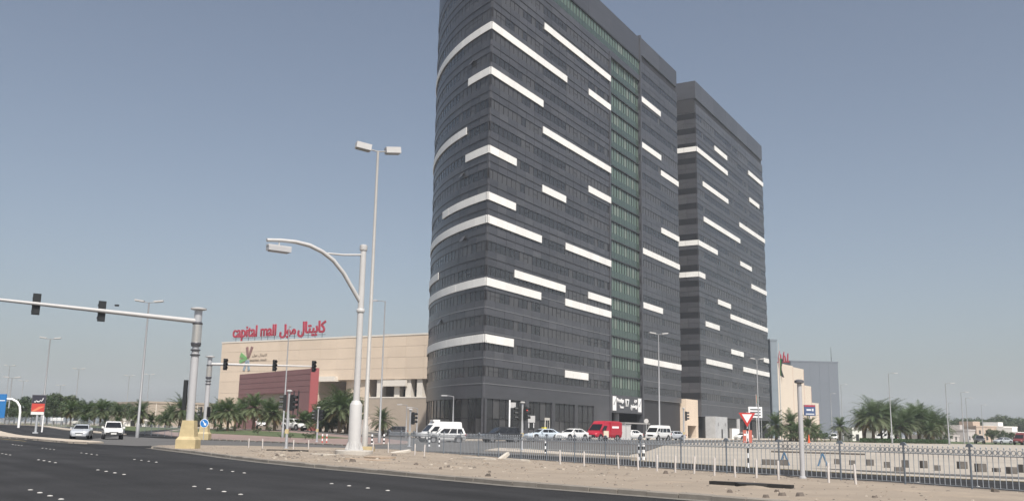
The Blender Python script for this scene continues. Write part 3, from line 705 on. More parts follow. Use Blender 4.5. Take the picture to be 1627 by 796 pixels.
t, L, H = block('grey_block', 'big plain grey windowless block behind the beige stepped hall', g0, g1, 40, (g0.z + g1.z) / 2, M_bg2)
for i in range(5):
    for k in range(4):
        b = MB(); b.box(i * L / 5 + .015, (i + 1) * L / 5 - .015, -.06, 0, k * H / 4 + .015, (k + 1) * H / 4 - .015); b.build('wall_panel', mat('grey_panel', (0.145, 0.165, 0.195), 0.55, rnd=.015), t)
b = MB(); b.cyl((L - 1.5, 2, H), (L - 1.5, 2, H + 6), .12, .05, 6); b.build('antenna', M_mull, t)
# villas far right
VC = [mat('villa_tan', (.45, .36, .29), .85), mat('villa_white', (.72, .7, .66), .85), mat('villa_grey', (.45, .42, .4), .85)]
for i, (px0, px1, ytop, D, m, lab) in enumerate(((1537, 1549, 690 - 6, 330, 2, 'low greyish villa wing next to the tan villa'), (1551, 1583, 678, 340, 0, 'tan flat roofed villa far across the sandy lot'), (1594, 1616, 679, 350, 1, 'white cubic villa far across the sandy lot'), (1617, 1640, 688, 335, 1, 'low white villa wall beside the white cubic villa'),
                                               (1503, 1524, 693, 320, 2, 'low pale house behind the palm cluster by street lamps'), (1522, 1536, 685, 345, 2, 'grey house among far street lamps'))):
    a = at(px0, ytop, D); c = at(px1, ytop, D + 4)
    t, L, H = block('villa', lab, a, c, 14, a.z, VC[m])
    n = max(2, int(L / 2.6))
    for k in range(n):
        for zz in (0.9, H - 2.4):
            if H < 5 and zz > 1: continue
            u = (k + .5) * L / n; b = MB(); b.box(u - .45, u + .45, -.04, .2, zz, zz + 1.3); w = b.build('window', M_glass, t)
            b = MB(); b.box(u - .55, u + .55, -.1, -.02, zz - .12, zz); b.build('sill', M_cream, w)
    b = MB(); b.box(L * .2, L * .55, 3, 9, H, H + 2.0); b.build('roof_room', VC[m], t)
# ================================================================ street furniture
M_galv = mat('galvanised_steel', (0.46, 0.47, 0.49), 0.42, 0.35, var=.06, scale=3)
M_dgalv = mat('dull_galvanised', (0.27, 0.275, 0.285), 0.55, 0.2, var=.06, scale=3)
M_grey = mat('grey_paint', (0.42, 0.42, 0.43), 0.5, var=.05, scale=2)
M_lgrey = mat('light_grey_paint', (0.47, 0.465, 0.46), 0.5, var=.05, scale=2)
M_black = mat('signal_black', (0.018, 0.02, 0.022), 0.5)
M_yel = mat('yellow_concrete', (0.46, 0.375, 0.215), 0.8, var=.12, scale=2.5)
M_conc = mat('concrete', (0.42, 0.39, 0.35), 0.9, var=.15, scale=2)
M_lens = mat('dark_lens', (0.03, 0.02, 0.02), 0.3)
M_redlit = mat('lit_red_lens', (0.5, 0.02, 0.02), 0.3, emit=(1, .06, .05), estr=1.2)

def signal_head(parent, x, y, z, rz, lit=False, s=1.0, plate=False):
    """three-lens head; faces local -y"""
    def T(b): 
        c, q = cos(rz), sin(rz)
        b.v = [(x + (vx * c - vy * q) * s, y + (vx * q + vy * c) * s, z + vz * s) for vx, vy, vz in b.v]; return b
    b = MB(); b.box(-.17, .17, -.1, .12, -.52, .52); b.box(-.19, .19, -.02, .05, -.55, .55)
    if plate: b.box(-.3, .3, .0, .03, -.68, .68)
    h = T(b).build('signal_head', M_black, parent)
    for k in range(3):
        zz = .34 - .34 * k
        b = MB(); b.cyl((0, -.125, zz), (0, -.09, zz), .125, n=14); T(b).build('lens', M_redlit if (lit and k == 0) else M_lens, h)
        b = MB(); n = 9; vs = []
        for yy in (-.1, -.36):
            for rr in (.15, .135):
                vs += [(rr * cos(pi * (-.12 + 1.24 * i / (n - 1))), yy, zz + rr * sin(pi * (-.12 + 1.24 * i / (n - 1)))) for i in range(n)]
        fs = []
        for i in range(n - 1):
            fs += [(i, i + 1, 2 * n + i + 1, 2 * n + i), (n + i + 1, n + i, 3 * n + i, 3 * n + i + 1), (2 * n + i, 2 * n + i + 1, 3 * n + i + 1, 3 * n + i)]
        b.add(vs, fs); T(b).build('visor', M_black, h)
    return h
def post_signal(label, loc, hgt, heads, lit=None, m=M_galv):
    t = thing('traffic_signal', label, 'traffic light', loc)
    b = MB(); b.lathe([(.2, 0), (.2, .04), (.1, .05), (.085, hgt - .1), (.085, hgt)], 12); b.build('pole', m, t, 50)
    b = MB(); b.lathe([(.17, hgt), (.2, hgt + .02), (.2, hgt + .09), (.12, hgt + .13)], 14); b.build('cap', M_lgrey, t, 40)
    for i, (rz, zz) in enumerate(heads):
        a = rz; signal_head(t, sin(a) * .28, -cos(a) * .28, hgt - zz, rz, lit == i)
    b = MB(); b.box(-.12, .12, -.1, .1, 1.0, 1.3); b.build('push_button_box', M_yel, t)
    return t
def mast(label, loc, hgt, arm_dir, arm_z, arm_len, arm_rise, head_at, head_rz, face_z):
    """ornamental signal mast: banded column, yellow plinth, long arm"""
    t = thing('signal_mast', label, 'traffic light', loc)
    b = MB(); s = 1.05
    K = .6
    b.add([(-s, -s * .85, -.1), (s, -s * .85, -.1), (s, s * .85, -.1), (-s, s * .85, -.1), (-s, -s * .85, .55), (s, -s * .85, .55), (s, s * .85, .55), (-s, s * .85, .55), (-.8, -.68, .75), (.8, -.68, .75), (.8, .68, .75), (-.8, .68, .75), (-.62, -.55, 1.75), (.62, -.55, 1.75), (.62, .55, 1.75), (-.62, .55, 1.75)],
          [(0, 1, 5, 4), (1, 2, 6, 5), (2, 3, 7, 6), (3, 0, 4, 7)] + [(4 + a, 4 + c, 8 + c, 8 + a) for a, c in ((0, 1), (1, 2), (2, 3), (3, 0))] + [(8 + a, 8 + c, 12 + c, 12 + a) for a, c in ((0, 1), (1, 2), (2, 3), (3, 0))] + [(12, 13, 14, 15)])
    b.v = [(x * K, y * K, z) for x, y, z in b.v]; b.build('plinth', M_yel, t)
    H = hgt; b = MB(); b.lathe([(.25, 1.7), (.245, H * .62), (.23, H * .70)], 16); b.build('column', M_grey, t, 50)
    for z in (H * .655, H * .69, H * .722):
        b = MB(); b.lathe([(.25, z), (.31, z + .02), (.31, z + .09), (.25, z + .11)], 16); b.build('ring', mat('dark_ring', (.1, .1, .11), .4, .5), t, 30)
    b = MB(); b.lathe([(.3, H * .745), (.3, H * .88)], 16); b.build('sleeve', mat('polished_sleeve', (.72, .68, .64), .22, .9), t, 50)
    for pr in ([(.32, H * .735), (.33, H * .745), (.31, H * .75)], [(.31, H * .88), (.33, H * .89), (.26, H * .90)]):
        b = MB(); b.lathe(pr, 16); b.build('collar', mat('dark_ring', (.1, .1, .11), .4, .5), t, 30)
    b = MB(); b.lathe([(.22, H * .69), (.25, H * .9), (.25, H * .99)], 16); b.build('neck', M_galv, t, 50)
    b = MB(); b.lathe([(.28, H * .985), (.5, H * .99), (.5, H), (.2, H + .06)], 18); b.build('cap', M_lgrey, t, 40)
    ax, ay = arm_dir
    b = MB(); b.tube([(ax * .2, ay * .2, arm_z), (ax * arm_len * .5, ay * arm_len * .5, arm_z + arm_rise * .5), (ax * arm_len, ay * arm_len, arm_z + arm_rise)], [.16, .12, .08], 12); b.build('arm', M_lgrey, t, 50)
    for q in head_at:
        signal_head(t, ax * q + sin(head_rz) * .22, ay * q - cos(head_rz) * .22, arm_z + arm_rise * q / arm_len + face_z, head_rz, s=1.15, plate=False)
    return t
# near mast over the highway: its heads are seen from behind
RN3 = (-RN.x, -RN.y)
q0 = Vector((-20.4, 61.4)); mH = 8.95
t = mast('signal mast on yellow plinth at the median tip, arm reaching over the highway', (q0.x, q0.y, .15), mH, RN3, mH - .85, 13.5, 0.35, (5.9, 9.6), atan2(RD.y, RD.x) + pi / 2, .0)
b = MB(); b.cyl((RN3[0] * 5.4 + .2, RN3[1] * 5.4, mH - .3), (RN3[0] * 5.4 + .35, RN3[1] * 5.4 + .2, mH - .28), .06, n=8); b.build('camera', M_black, t)
b = MB(); b.box(-.55, -.33, -.12, .12, 2.4, 4.3); b.build('control_cabinet', M_black, t)
t = mast('smaller signal mast on yellow plinth across the junction, arm with three heads', (-33.2, 105.0, hz(-33, 105) + .13), 8.95, (.975, .22), 8.1, 11.6, .1, (1.6, 6.9, 11.2), radians(35), .0)
signal_head(t, .4, -.35, 2.9, radians(20)); signal_head(t, -.5, -.1, 2.9, radians(-70))
t = thing('keep_right_sign', 'round blue sign with white arrow before the far yellow plinth', 'sign', (-32.2, 101.6, hz(-32, 101) + .05))
b = MB(); b.cyl((0, .05, 0), (0, .05, 1.9), .04, n=8); b.build('post', M_galv, t)
b = MB(); b.cyl((0, 0, 1.75), (0, -.03, 1.75), .46, n=24); b.build('rim', M_sign, t)
b = MB(); b.cyl((0, -.031, 1.75), (0, -.045, 1.75), .41, n=24); b.build('disc', mat('sign_blue', (.02, .18, .50), .5), t)
b = MB(); b.add([(-.2, -.05, 1.98), (-.12, -.05, 2.02), (.1, -.05, 1.72), (.19, -.05, 1.8), (.22, -.05, 1.5), (-.06, -.05, 1.58), (.03, -.05, 1.66)], [(0, 6, 2, 1), (5, 4, 3, 2, 6)]); b.build('arrow', M_sign, t)
# post signals
post_signal('black twin traffic signal on a galvanised post beside the white stub posts', (-15.3, 66.4, .15), 3.85, ((radians(75), .75), (radians(-80), .75)))
post_signal('slim twin traffic signal on the reddish paving before the red wall', (-19.6, 98.5, hz(-19.6, 98.5) + .13), 3.4, ((radians(-80), .7), (radians(70), .7)))
post_signal('traffic signal behind the railing near the white van', (-8.9, 86.5, .05), 3.2, ((radians(75), .7),))
post_signal('traffic signal showing red in front of the parked taxi', (1.05, 75.5, .16), 3.6, ((radians(70), .8), (radians(-75), .8)), lit=0)
post_signal('traffic signal by the beige block between the towers', (20.6, 113.0, .5), 4.0, ((radians(85), .85),))
b = MB()
# grey bare post behind fence
t = thing('grey_post', 'thick bare grey post with dark flat cap rising behind the near railing', 'post', (10.5, 34.5, .1))
b = MB(); b.lathe([(.13, 0), (.13, .1), (.088, .12), (.085, 2.2), (.08, 3.4)], 14); b.build('column', M_grey, t, 50)
b = MB(); b.lathe([(.11, 3.4), (.17, 3.42), (.17, 3.5), (.08, 3.54)], 14); b.build('cap', mat('dark_cap', (.12, .12, .13), .5), t, 40)
# ---- curved-arm lamp
lp = Vector((-8.64, 54.0)); n2 = Vector((RN.y, -RN.x))
def on_arm(px, py):                                   # arm stands in the upright plane across the road through the pole
    d = ray(px, py); nn = Vector((RD.x, RD.y)); t_ = nn.dot(lp) / (nn.x * d.x + nn.y * d.y); return Vector((d.x * t_ - lp.x, d.y * t_ - lp.y, EYE + d.z * t_ - .15))
t = thing('curved_arm_lamp', 'pale grey lamp post with thick sleeve and sweeping curved arm over the road', 'street lamp', (lp.x, lp.y, .15))
ztop = on_arm(572, 388).z
b = MB(); b.lathe([(1.05, -.1), (1.05, .22), (1.0, .25)], 20); b.build('footing', M_conc, t, 40)
b = MB(); b.lathe([(.52, .25), (.52, .3), (.36, .31), (.35, 2.75), (.34, 2.78), (.22, 2.98)], 20); b.build('sleeve', M_lgrey, t, 50)
for k in range(10):
    a = 2 * pi * k / 10; b = MB(); m = Matrix.Rotation(a, 4, 'Z'); b.add([m @ Vector(v) for v in ((.35, -.015, .3), (.51, -.015, .3), (.35, -.015, .75), (.35, .015, .3), (.51, .015, .3), (.35, .015, .75))], [(0, 1, 2), (5, 4, 3), (0, 3, 4, 1), (1, 4, 5, 2), (2, 5, 3, 0)]); b.build('gusset', M_lgrey, t)
b = MB(); b.lathe([(.185, 2.95), (.17, ztop - .2)], 18); b.lathe([(.23, 8.0), (.24, 8.05), (.24, 8.15), (.2, 8.2)], 18); b.build('pole', M_lgrey, t, 50)
b = MB(); b.lathe([(.21, ztop - .35), (.225, ztop - .3), (.225, ztop - .05), (.12, ztop)], 18); b.build('cap', M_lgrey, t, 40)
pts = [on_arm(*p) for p in ((566, 472), (558, 455), (546, 434), (530, 414), (512, 400), (492, 390), (470, 384.5), (447, 382), (424, 381.5))]
pts[0] = Vector((0, 0, pts[0].z - .2)) + (pts[0] - Vector((0, 0, pts[0].z))) * .3
b = MB(); b.tube(pts, [.12] * 6 + [.11, .1, .1], 12); b.build('curved_arm', M_lgrey, t, 50)
b = MB(); p = on_arm(520, 404); b.tube([(0, 0, on_arm(570, 404).z), on_arm(545, 405), p + Vector((0, 0, .05))], .06, 8); b.build('brace', M_lgrey, t, 50)
q = on_arm(443, 396); dirn = Vector((-RN.x, -RN.y, 0)); m = Matrix.Translation(q) @ Matrix(((dirn.x, -dirn.y, 0, 0), (dirn.y, dirn.x, 0, 0), (0, 0, 1, 0), (0, 0, 0, 1)))
b = MB(); b.frame(m, 1.3, .42, .26); hd = b.build('lamp_head', M_grey, t)
b = MB(); b.frame(m @ Matrix.Translation((0, 0, -.15)), 1.1, .36, .05); b.build('lens', mat('lamp_glass', (.25, .26, .27), .15), hd)
b = MB(); b.frame(m @ Matrix.Translation((0, 0, .16)), 1.34, .3, .08); b.build('lid', M_lgrey, hd)
b = MB(); b.cyl(q, q + Vector((0, 0, .6)), .04, n=8); b.build('bracket', M_lgrey, hd)
# ---- tall double lamp posts
def double_lamp(label, loc, H, yaw, s=1.0, group=None, box=True, m=M_lgrey, tilt=.12):
    t = thing('double_lamp', label, 'street lamp', loc, yaw, group)
    b = MB(); b.lathe([(.2 * s, 0), (.2 * s, 1.6), (.15 * s, 1.65), (.085 * s, H)], 12); b.build('pole', m, t, 50)
    b = MB(); b.tube([(-.75, 0, H + .05), (0, 0, H - .05), (.75, 0, H + .05)], .045 * s, 8); b.build('cross_arm', m, t, 50)
    for q in (-1, 1):
        b = MB(); b.frame(Matrix.Translation((q * 1.05, 0, H + .16)) @ Matrix.Rotation(-q * tilt, 4, 'Y'), 1.05, .55, .42 if box else .16); hd = b.build('lamp_head', M_lgrey, t)
        b = MB(); b.frame(Matrix.Translation((q * 1.05, 0, H + .16)) @ Matrix.Rotation(-q * tilt, 4, 'Y') @ Matrix.Translation((0, 0, -.23 if box else -.1)), .9, .45, .04); b.build('lens', mat('lamp_glass', (.25, .26, .27), .15), hd)
    return t
def single_lamp(label, loc, H, yaw, group=None, m=M_lgrey):
    t = thing('lamp_post', label, 'street lamp', loc, yaw, group)
    b = MB(); b.lathe([(.16, 0), (.16, 1.2), (.11, 1.25), (.06, H)], 10); b.tube([(0, 0, H - .1), (.3, 0, H), (1.0, 0, H + .06)], .04, 6); b.build('pole', m, t, 50)
    b = MB(); b.frame(Matrix.Translation((1.25, 0, H + .05)), .8, .3, .14); b.build('lamp_head', M_grey, t)
    return t
def tz(px, py, Y): return at(px, py, Y).z
dl = (-9.4, 63.0); Hd = tz(593, 240, 63.0) - .15
double_lamp('tall pale pole with two boxy lamp heads behind the curved-arm lamp', (dl[0], dl[1], .15), Hd, radians(24), m=mat('warm_grey_paint', (.36, .35, .335), .5, var=.05, scale=2))
b = MB(); b.box(-.45, .45, -.4, .4, -.05, .3); o = b.build('footing', M_yel, loc=(dl[0] + .25, dl[1] - .6, .15)); tag(o, 'small yellow concrete footing beside the lamp sleeve', 'footing')
for (px, D, ytop, lab, yaw) in ((218, 108, 480, 'tall twin headed lamp beside the white pickup', 10), (63.5, 150, 538, 'slender twin headed lamp behind the advertising panel', 20), (1048, 150, 531, 'twin headed lamp before the taller tower entrance', 15), (1206, 195, 571, 'twin headed lamp before the second tower', 15)):
    x = at(px, 690, D).x; z = hz(x, D); double_lamp(lab, (x, D, z), tz(px, ytop, D) - z, radians(yaw), box=False, m=M_dgalv)
for (px, D, ytop, lab, yaw) in ((449, 118, 517, 'single lamp post before the red mauve wall', 100), (603, 100, 478, 'single lamp post beside the tall double lamp', 170), (1417, 172, 593, 'lamp post standing in front of the palm cluster', 0)):
    x = at(px, 690, D).x; z = hz(x, D); single_lamp(lab, (x, D, z), tz(px, ytop, D) - z, radians(yaw), m=M_dgalv)
for (px, D, ytop) in ((1508, 170, 609), (1511, 330, 640), (1532, 200, 623), (1539, 230, 632), (1563, 280, 643), (1340, 230, 611), (1323, 320, 625)):
    x = at(px, 700, D).x; single_lamp('far lamp post beyond the sandy lot', (x, D, hz(x, D)), tz(px, ytop, D) - hz(x, D), 0, 'far lamp posts beyond the sandy lot', M_dgalv)
for (px, D, ytop) in ((115, 250, 586), (197, 300, 597), (229, 310, 595), (3, 280, 581), (28, 330, 605), (88, 340, 612), (9, 190, 600)):
    x = at(px, 690, D).x; double_lamp('faint far twin lamp over the tree line', (x, D, hz(x, D)), tz(px, ytop, D) - hz(x, D), radians(U(0, 30)), box=False, group='faint far lamps over the tree line', m=M_dgalv)
# small lamps by the tower and the stair
for (px, D, ytop, lab, yaw) in ((719, 128, 629, 'short lamp with one flat head by the curved flank', 180), (662, 150, 648, 'thin lamp by the tan lower mall wall', 180), (645, 160, 643, 'slim lamp between the mall columns', 180)):
    x = at(px, 690, D).x; z = hz(x, D); single_lamp(lab, (x, D, z), tz(px, ytop, D) - z, radians(yaw), m=M_dgalv)

# ================================================================ signs
M_steel = mat('sign_steel', (.5, .52, .54), .45, .4)
# advertising panel
x = at(56, 690, 118).x
t = thing('advertising_panel', 'black, red and white advertising panel on a grey post by the far kerb', 'billboard', (x, 118, .15), radians(18))
zb_, zt_ = tz(55, 659, 118) - .15, tz(55, 627, 118) - .15
b = MB(); b.cyl((0, 0, 0), (0, 0, zb_), .14, n=10); b.box(-.3, .3, -.25, .25, 0, .25); b.build('post', M_steel, t)
b = MB(); b.box(-.78, .78, -.14, .14, zb_, zt_); fr = b.build('frame', mat('panel_frame', (.09, .09, .1), .4), t)
h = zt_ - zb_
for (f0, f1, c, nm) in ((.02, .16, (.72, .72, .7), 'white'), (.17, .57, (.52, .06, .045), 'red'), (.59, .98, (.035, .035, .05), 'black')):
    b = MB(); b.box(-.72, .72, -.16, -.142, zb_ + h * f0, zb_ + h * f1); b.build('poster', mat('poster_' + nm, c, .4), fr)
b = MB(); zq = zb_ + h * .66; b.tube([(-.5, -.17, zq), (-.35, -.17, zq - .05), (-.25, -.17, zq + .12), (-.1, -.17, zq), (.1, -.17, zq + .02), (.2, -.17, zq + .2), (.32, -.17, zq + .05), (.45, -.17, zq + .3), (.5, -.17, zq + .45)], .055, 6); b.build('script_stroke', M_sign, fr)
b = MB(); b.add([(-.72, -.165, zb_ + h * .18), (-.3, -.165, zb_ + h * .18), (.5, -.165, zb_ + h * .38), (.72, -.165, zb_ + h * .44), (.1, -.165, zb_ + h * .42)], [(0, 1, 2, 3, 4)]); b.build('poster_sweep', mat('poster_orange', (.65, .2, .1), .4), fr)
x = at(66, 690, 122).x; b = MB(); b.cyl((0, 0, 0), (0, 0, tz(67, 627, 122)), .1, .08, n=8); b.lathe([(.2, 0), (.2, .3), (.1, .32)], 8); o = b.build('white_pole', M_sign, loc=(x, 122, 0)); tag(o, 'bare white pole right behind the advertising panel', 'pole')
# overhead direction sign on a bent pole
x0 = at(28, 690, 135).x; Hs = tz(15, 634, 135)
t = thing('direction_sign', 'blue direction sign hanging from a bent white pole at the tree line', 'sign', (x0, 135, 0))
xa = at(0, 690, 135).x - x0
b = MB(); b.tube([(0, 0, 0), (0, 0, Hs * .62), (-.15, 0, Hs * .8), (-.6, 0, Hs * .93), (-1.3, 0, Hs), (-2.2, 0, Hs + .05), (xa - 3.5, 0, Hs + .1)], .16, 10); b.build('bent_pole', M_sign, t, 50)
b = MB(); b.box(xa - 3.6, xa + .45, -.25, -.15, Hs - 2.6, Hs + .7); pl = b.build('panel', mat('sign_blue2', (.02, .16, .42), .5), t)
b = MB(); b.box(xa - 3.4, xa + .3, -.27, -.252, Hs - .25, Hs - .15); b.build('border', M_sign, pl)
# small white shelter sign by the trees
x = at(88, 690, 150).x
t = thing('white_board', 'low white board on two posts in front of the tree line', 'sign', (x, 150, hz(x, 150)))
zz = tz(88, 667, 150) - hz(x, 150); b = MB(); b.box(-1.0, 1.0, -.06, .06, zz - .15, zz + .35); b.build('board', M_sign, t)
for q in (-.7, .7):
    b = MB(); b.cyl((q, .1, -.3), (q, .1, zz + .1), .05, n=6); b.build('post', M_steel, t)
# yield sign
t = thing('yield_sign', 'red and white inverted triangle sign on a black and white striped post', 'sign', (12.0, 48.3, .02), radians(-12))
for k in range(8):
    b = MB(); b.cyl((0, 0, k * .24), (0, 0, k * .24 + .24), .045, n=10); b.build('post_band', M_black if k % 2 else M_sign, t)
b = MB(); b.cyl((0, .03, 1.9), (0, .03, 2.75), .035, n=8); b.build('upper_post', M_steel, t)
def tri(s, y, zc): return [(-s, y, zc + s * .58), (s, y, zc + s * .58), (0, y, zc - s * 1.15)]
z0 = tz(1187, 662, 48.3) - .05
b = MB(); b.add(tri(.41, -.03, z0) + tri(.41, 0, z0), [(0, 2, 1), (3, 4, 5), (0, 1, 4, 3), (1, 2, 5, 4), (2, 0, 3, 5)]); pl = b.build('plate', mat('sign_red2', (.55, .05, .045), .5), t)
b = MB(); b.add(tri(.25, -.036, z0 + .02), [(0, 2, 1)]); b.build('inner_triangle', M_sign, pl)
b = MB(); b.box(-.22, .22, -.03, 0, z0 - 1.25, z0 - .62); p2_ = b.build('sub_plate', mat('sub_plate_red', (.55, .16, .12), .5), t)
b = MB(); b.add([(-.06, -.036, z0 - 1.2), (.06, -.036, z0 - 1.2), (.06, -.036, z0 - .67), (-.06, -.036, z0 - .67)], [(0, 1, 2, 3)]); b.add([(-.18, -.036, z0 - .9), (-.07, -.036, z0 - .9), (-.07, -.036, z0 - .8), (-.18, -.036, z0 - .8)], [(0, 1, 2, 3)]); b.build('symbol', M_sign, p2_)
# white notice frame before tower two
x = at(1201, 690, 205).x
t = thing('notice_board', 'white framed notice board with dark bars before the second tower', 'sign', (x, 205, .45), radians(10))
z1, z0 = tz(1201, 646, 205) - .45, tz(1201, 663, 205) - .45
b = MB(); b.box(-1.55, 1.55, -.1, .1, z0, z1); b.build('board', M_sign, t)
for k in range(3):
    b = MB(); b.box(-1.2, 1.2, -.14, -.105, z0 + .35 + k * .6, z0 + .65 + k * .6); b.build('print_bar', mat('print_grey', (.12, .13, .14), .6), t)
for q in (-1.4, 1.4):
    b = MB(); b.cyl((q, .12, -.4), (q, .12, z0 + .2), .07, n=8); b.build('leg', M_steel, t)
# blue sign board on poles before the hall
x = at(1288, 690, 185).x
t = thing('blue_board', 'blue and white sign board with red top strip by the stepped hall', 'sign', (x, 185, .45), radians(8))
z1, z0 = tz(1288, 643, 185) - .45, tz(1288, 660, 185) - .45; h = z1 - z0
b = MB(); b.box(-1.15, 1.15, -.1, .1, z0, z1); b.build('board', mat('board_blue', (.05, .085, .19), .5), t)
b = MB(); b.box(-1.1, 1.1, -.13, -.103, z1 - h * .17, z1 - .04); b.build('red_strip', M_red, t)
b = MB(); b.box(-.7, .25, -.13, -.103, z0 + h * .45, z0 + h * .62); b.box(.4, .75, -.13, -.103, z0 + h * .42, z0 + h * .66); b.box(-.85, .85, -.13, -.103, z0 + h * .1, z0 + h * .2); b.build('white_print', mat('dull_white', (.6, .62, .66), .5), t)
b = MB(); b.cyl((0, .2, -.4), (0, .2, z0 + .3), .12, n=8); b.build('post', M_steel, t)
# flags
def flag(label, px, D, ytop, ybot, fy0, fy1, side=1, droop=1.0):
    x = at(px, 690, D).x; zb = hz(x, D); H = tz(px, ytop, D) - zb
    t = thing('flagpole', label, 'flagpole', (x, D, zb), radians(10))
    b = MB(); b.lathe([(.13, -.2), (.06, H)], 10); b.build('pole', M_lgrey, t, 50)
    za, zc = tz(px, fy0, D) - zb, tz(px, fy1, D) - zb
    cols = [mat('flag_red', (.5, .02, .03), .8), mat('flag_green', (.01, .2, .06), .8), M_sign, mat('flag_black', (.015, .015, .017), .8)]
    fl = None
    n = 7
    for j, (w0, w1, c) in enumerate(((0, .14, 0), (.14, .3, 1), (.3, .55, 3), (.55, .8, 3))):
        b = MB(); vs = []
        for i in range(n + 1):
            f = i / n
            for w in (w0, w1):
                xx = side * (.08 + w * 1.25 * (.75 + .25 * sin(f * 5 + w * 3))); vs.append((xx, .18 * sin(w * 9 + f * 2), za + (zc - za) * f - w * .6))
        b.add(vs, [(2 * i, 2 * i + 1, 2 * i + 3, 2 * i + 2) for i in range(n)]); b.build('flag', cols[c], t, 60)
    return t
flag('tall flagpole with a drooping dark flag before the beige hall', 1242, 200, 545, 705, 568, 596)
flag('shorter flagpole with a red and black flag before the second tower', 1203, 215, 626, 700, 627, 640)
# plaza posts, small round sign
x = at(1027, 690, 168).x
t = thing('round_sign', 'small round pale sign by the tower entrance', 'sign', (x, 168, .55)); b = MB(); b.cyl((0, 0, 0), (0, 0, 3.2), .05, n=6); b.build('post', M_steel, t); b = MB(); b.cyl((0, -.05, 3.1), (0, -.1, 3.1), .4, n=18); b.build('disc', M_lgrey, t)
x = at(1221, 690, 190).x
t = thing('round_sign', 'grey round sign backside at the corner of the second tower', 'sign', (x, 190, .45)); b = MB(); b.cyl((0, 0, 0), (0, 0, 3.0), .05, n=6); b.build('post', M_steel, t); b = MB(); b.cyl((0, -.05, 2.9), (0, -.1, 2.9), .48, n=18); b.build('disc', M_galv, t)
x = at(809, 690, 118).x; zz = tz(809, 635, 118) - .4
t = thing('street_name_sign', 'tall white post with a small side plate before the dark tower', 'sign', (x, 118, .4)); b = MB(); b.cyl((0, 0, 0), (0, 0, zz), .1, n=8); b.build('post', M_sign, t); b = MB(); b.box(.1, .75, -.03, .03, zz - .95, zz - .3); b.build('plate', M_lgrey, t)
x = at(840, 690, 108).x; zz = tz(842, 660, 108) - .4
t = thing('notice_sign', 'white notice plate on two posts behind the red traffic signal', 'sign', (x, 108, .4)); b = MB(); b.box(-.1, .7, -.03, .03, zz - .75, zz); b.build('plate', M_lgrey, t)
for q in (0.0, .55):
    for k in range(4):
        b = MB(); b.cyl((q, .06, k * .55 - .1), (q, .06, k * .55 + .45), .045, n=6); b.build('post_band', M_sign if k % 2 else M_black, t)

# ================================================================ bollards and stub posts
b = MB(); b.lathe([(.038, 0), (.038, .62), (.025, .66)], 8); stub_me = b.mesh('stub_post', mat('stub_white', (.5, .465, .44), .7, var=.08, scale=8), 50)
stub_px = [(395, 711), (417, 712), (466, 714), (490, 714), (592, 717), (617, 719), (659, 723), (674, 724.5), (890, 737), (928, 740), (983, 744), (1014, 746), (1044, 748), (1073, 750), (1103, 752), (1135, 755), (1168, 757.5), (1202, 759), (1237, 761.5), (1317, 766.5), (1360, 769)]
for px, py in stub_px:
    x, y = gp(px, py, .15)
    o = link('stub_post', stub_me, None, (x, y, .13)); o.rotation_euler = (U(-.04, .04), U(-.06, .06), U(0, 6)); tag(o, 'short white stub post standing on the sandy median', 'post', 'white stub posts on the median')
b = MB(); bm_ = MB()
for k in range(5): bm_.cur = k % 2; bm_.lathe([(.09, k * .2), (.09, k * .2 + .2)], 10)
bm_.cur = 1; bm_.lathe([(.09, 1.0), (.05, 1.06)], 10)
bol_me = bm_.mesh('striped_bollard', [M_sign, M_black], 50)
for px, D in ((867, 66), (1016, 58), (1022, 58.5), (565, 92), (591, 92), (682, 88), (698, 88), (610, 97)):
    x = at(px, 700, D).x; o = link('striped_bollard', bol_me, None, (x, D, hz(x, D) + .03)); tag(o, 'black and white striped bollard behind the railing', 'bollard', 'striped bollards behind the railing')
M_rw = mat('barrier_red', (.55, .08, .06), .5)
for px, D in ((512, 93), (519, 93.5)):
    x = at(px, 700, D).x; t = thing('road_barrier', 'red and white post of a low barrier on the reddish paving', 'barrier', (x, D, hz(x, D) + .1), 0, 'red and white barrier posts')
    for k in range(4):
        b = MB(); b.cyl((0, 0, k * .22), (0, 0, k * .22 + .22), .06, n=8); b.build('band', M_sign if k % 2 else M_rw, t)
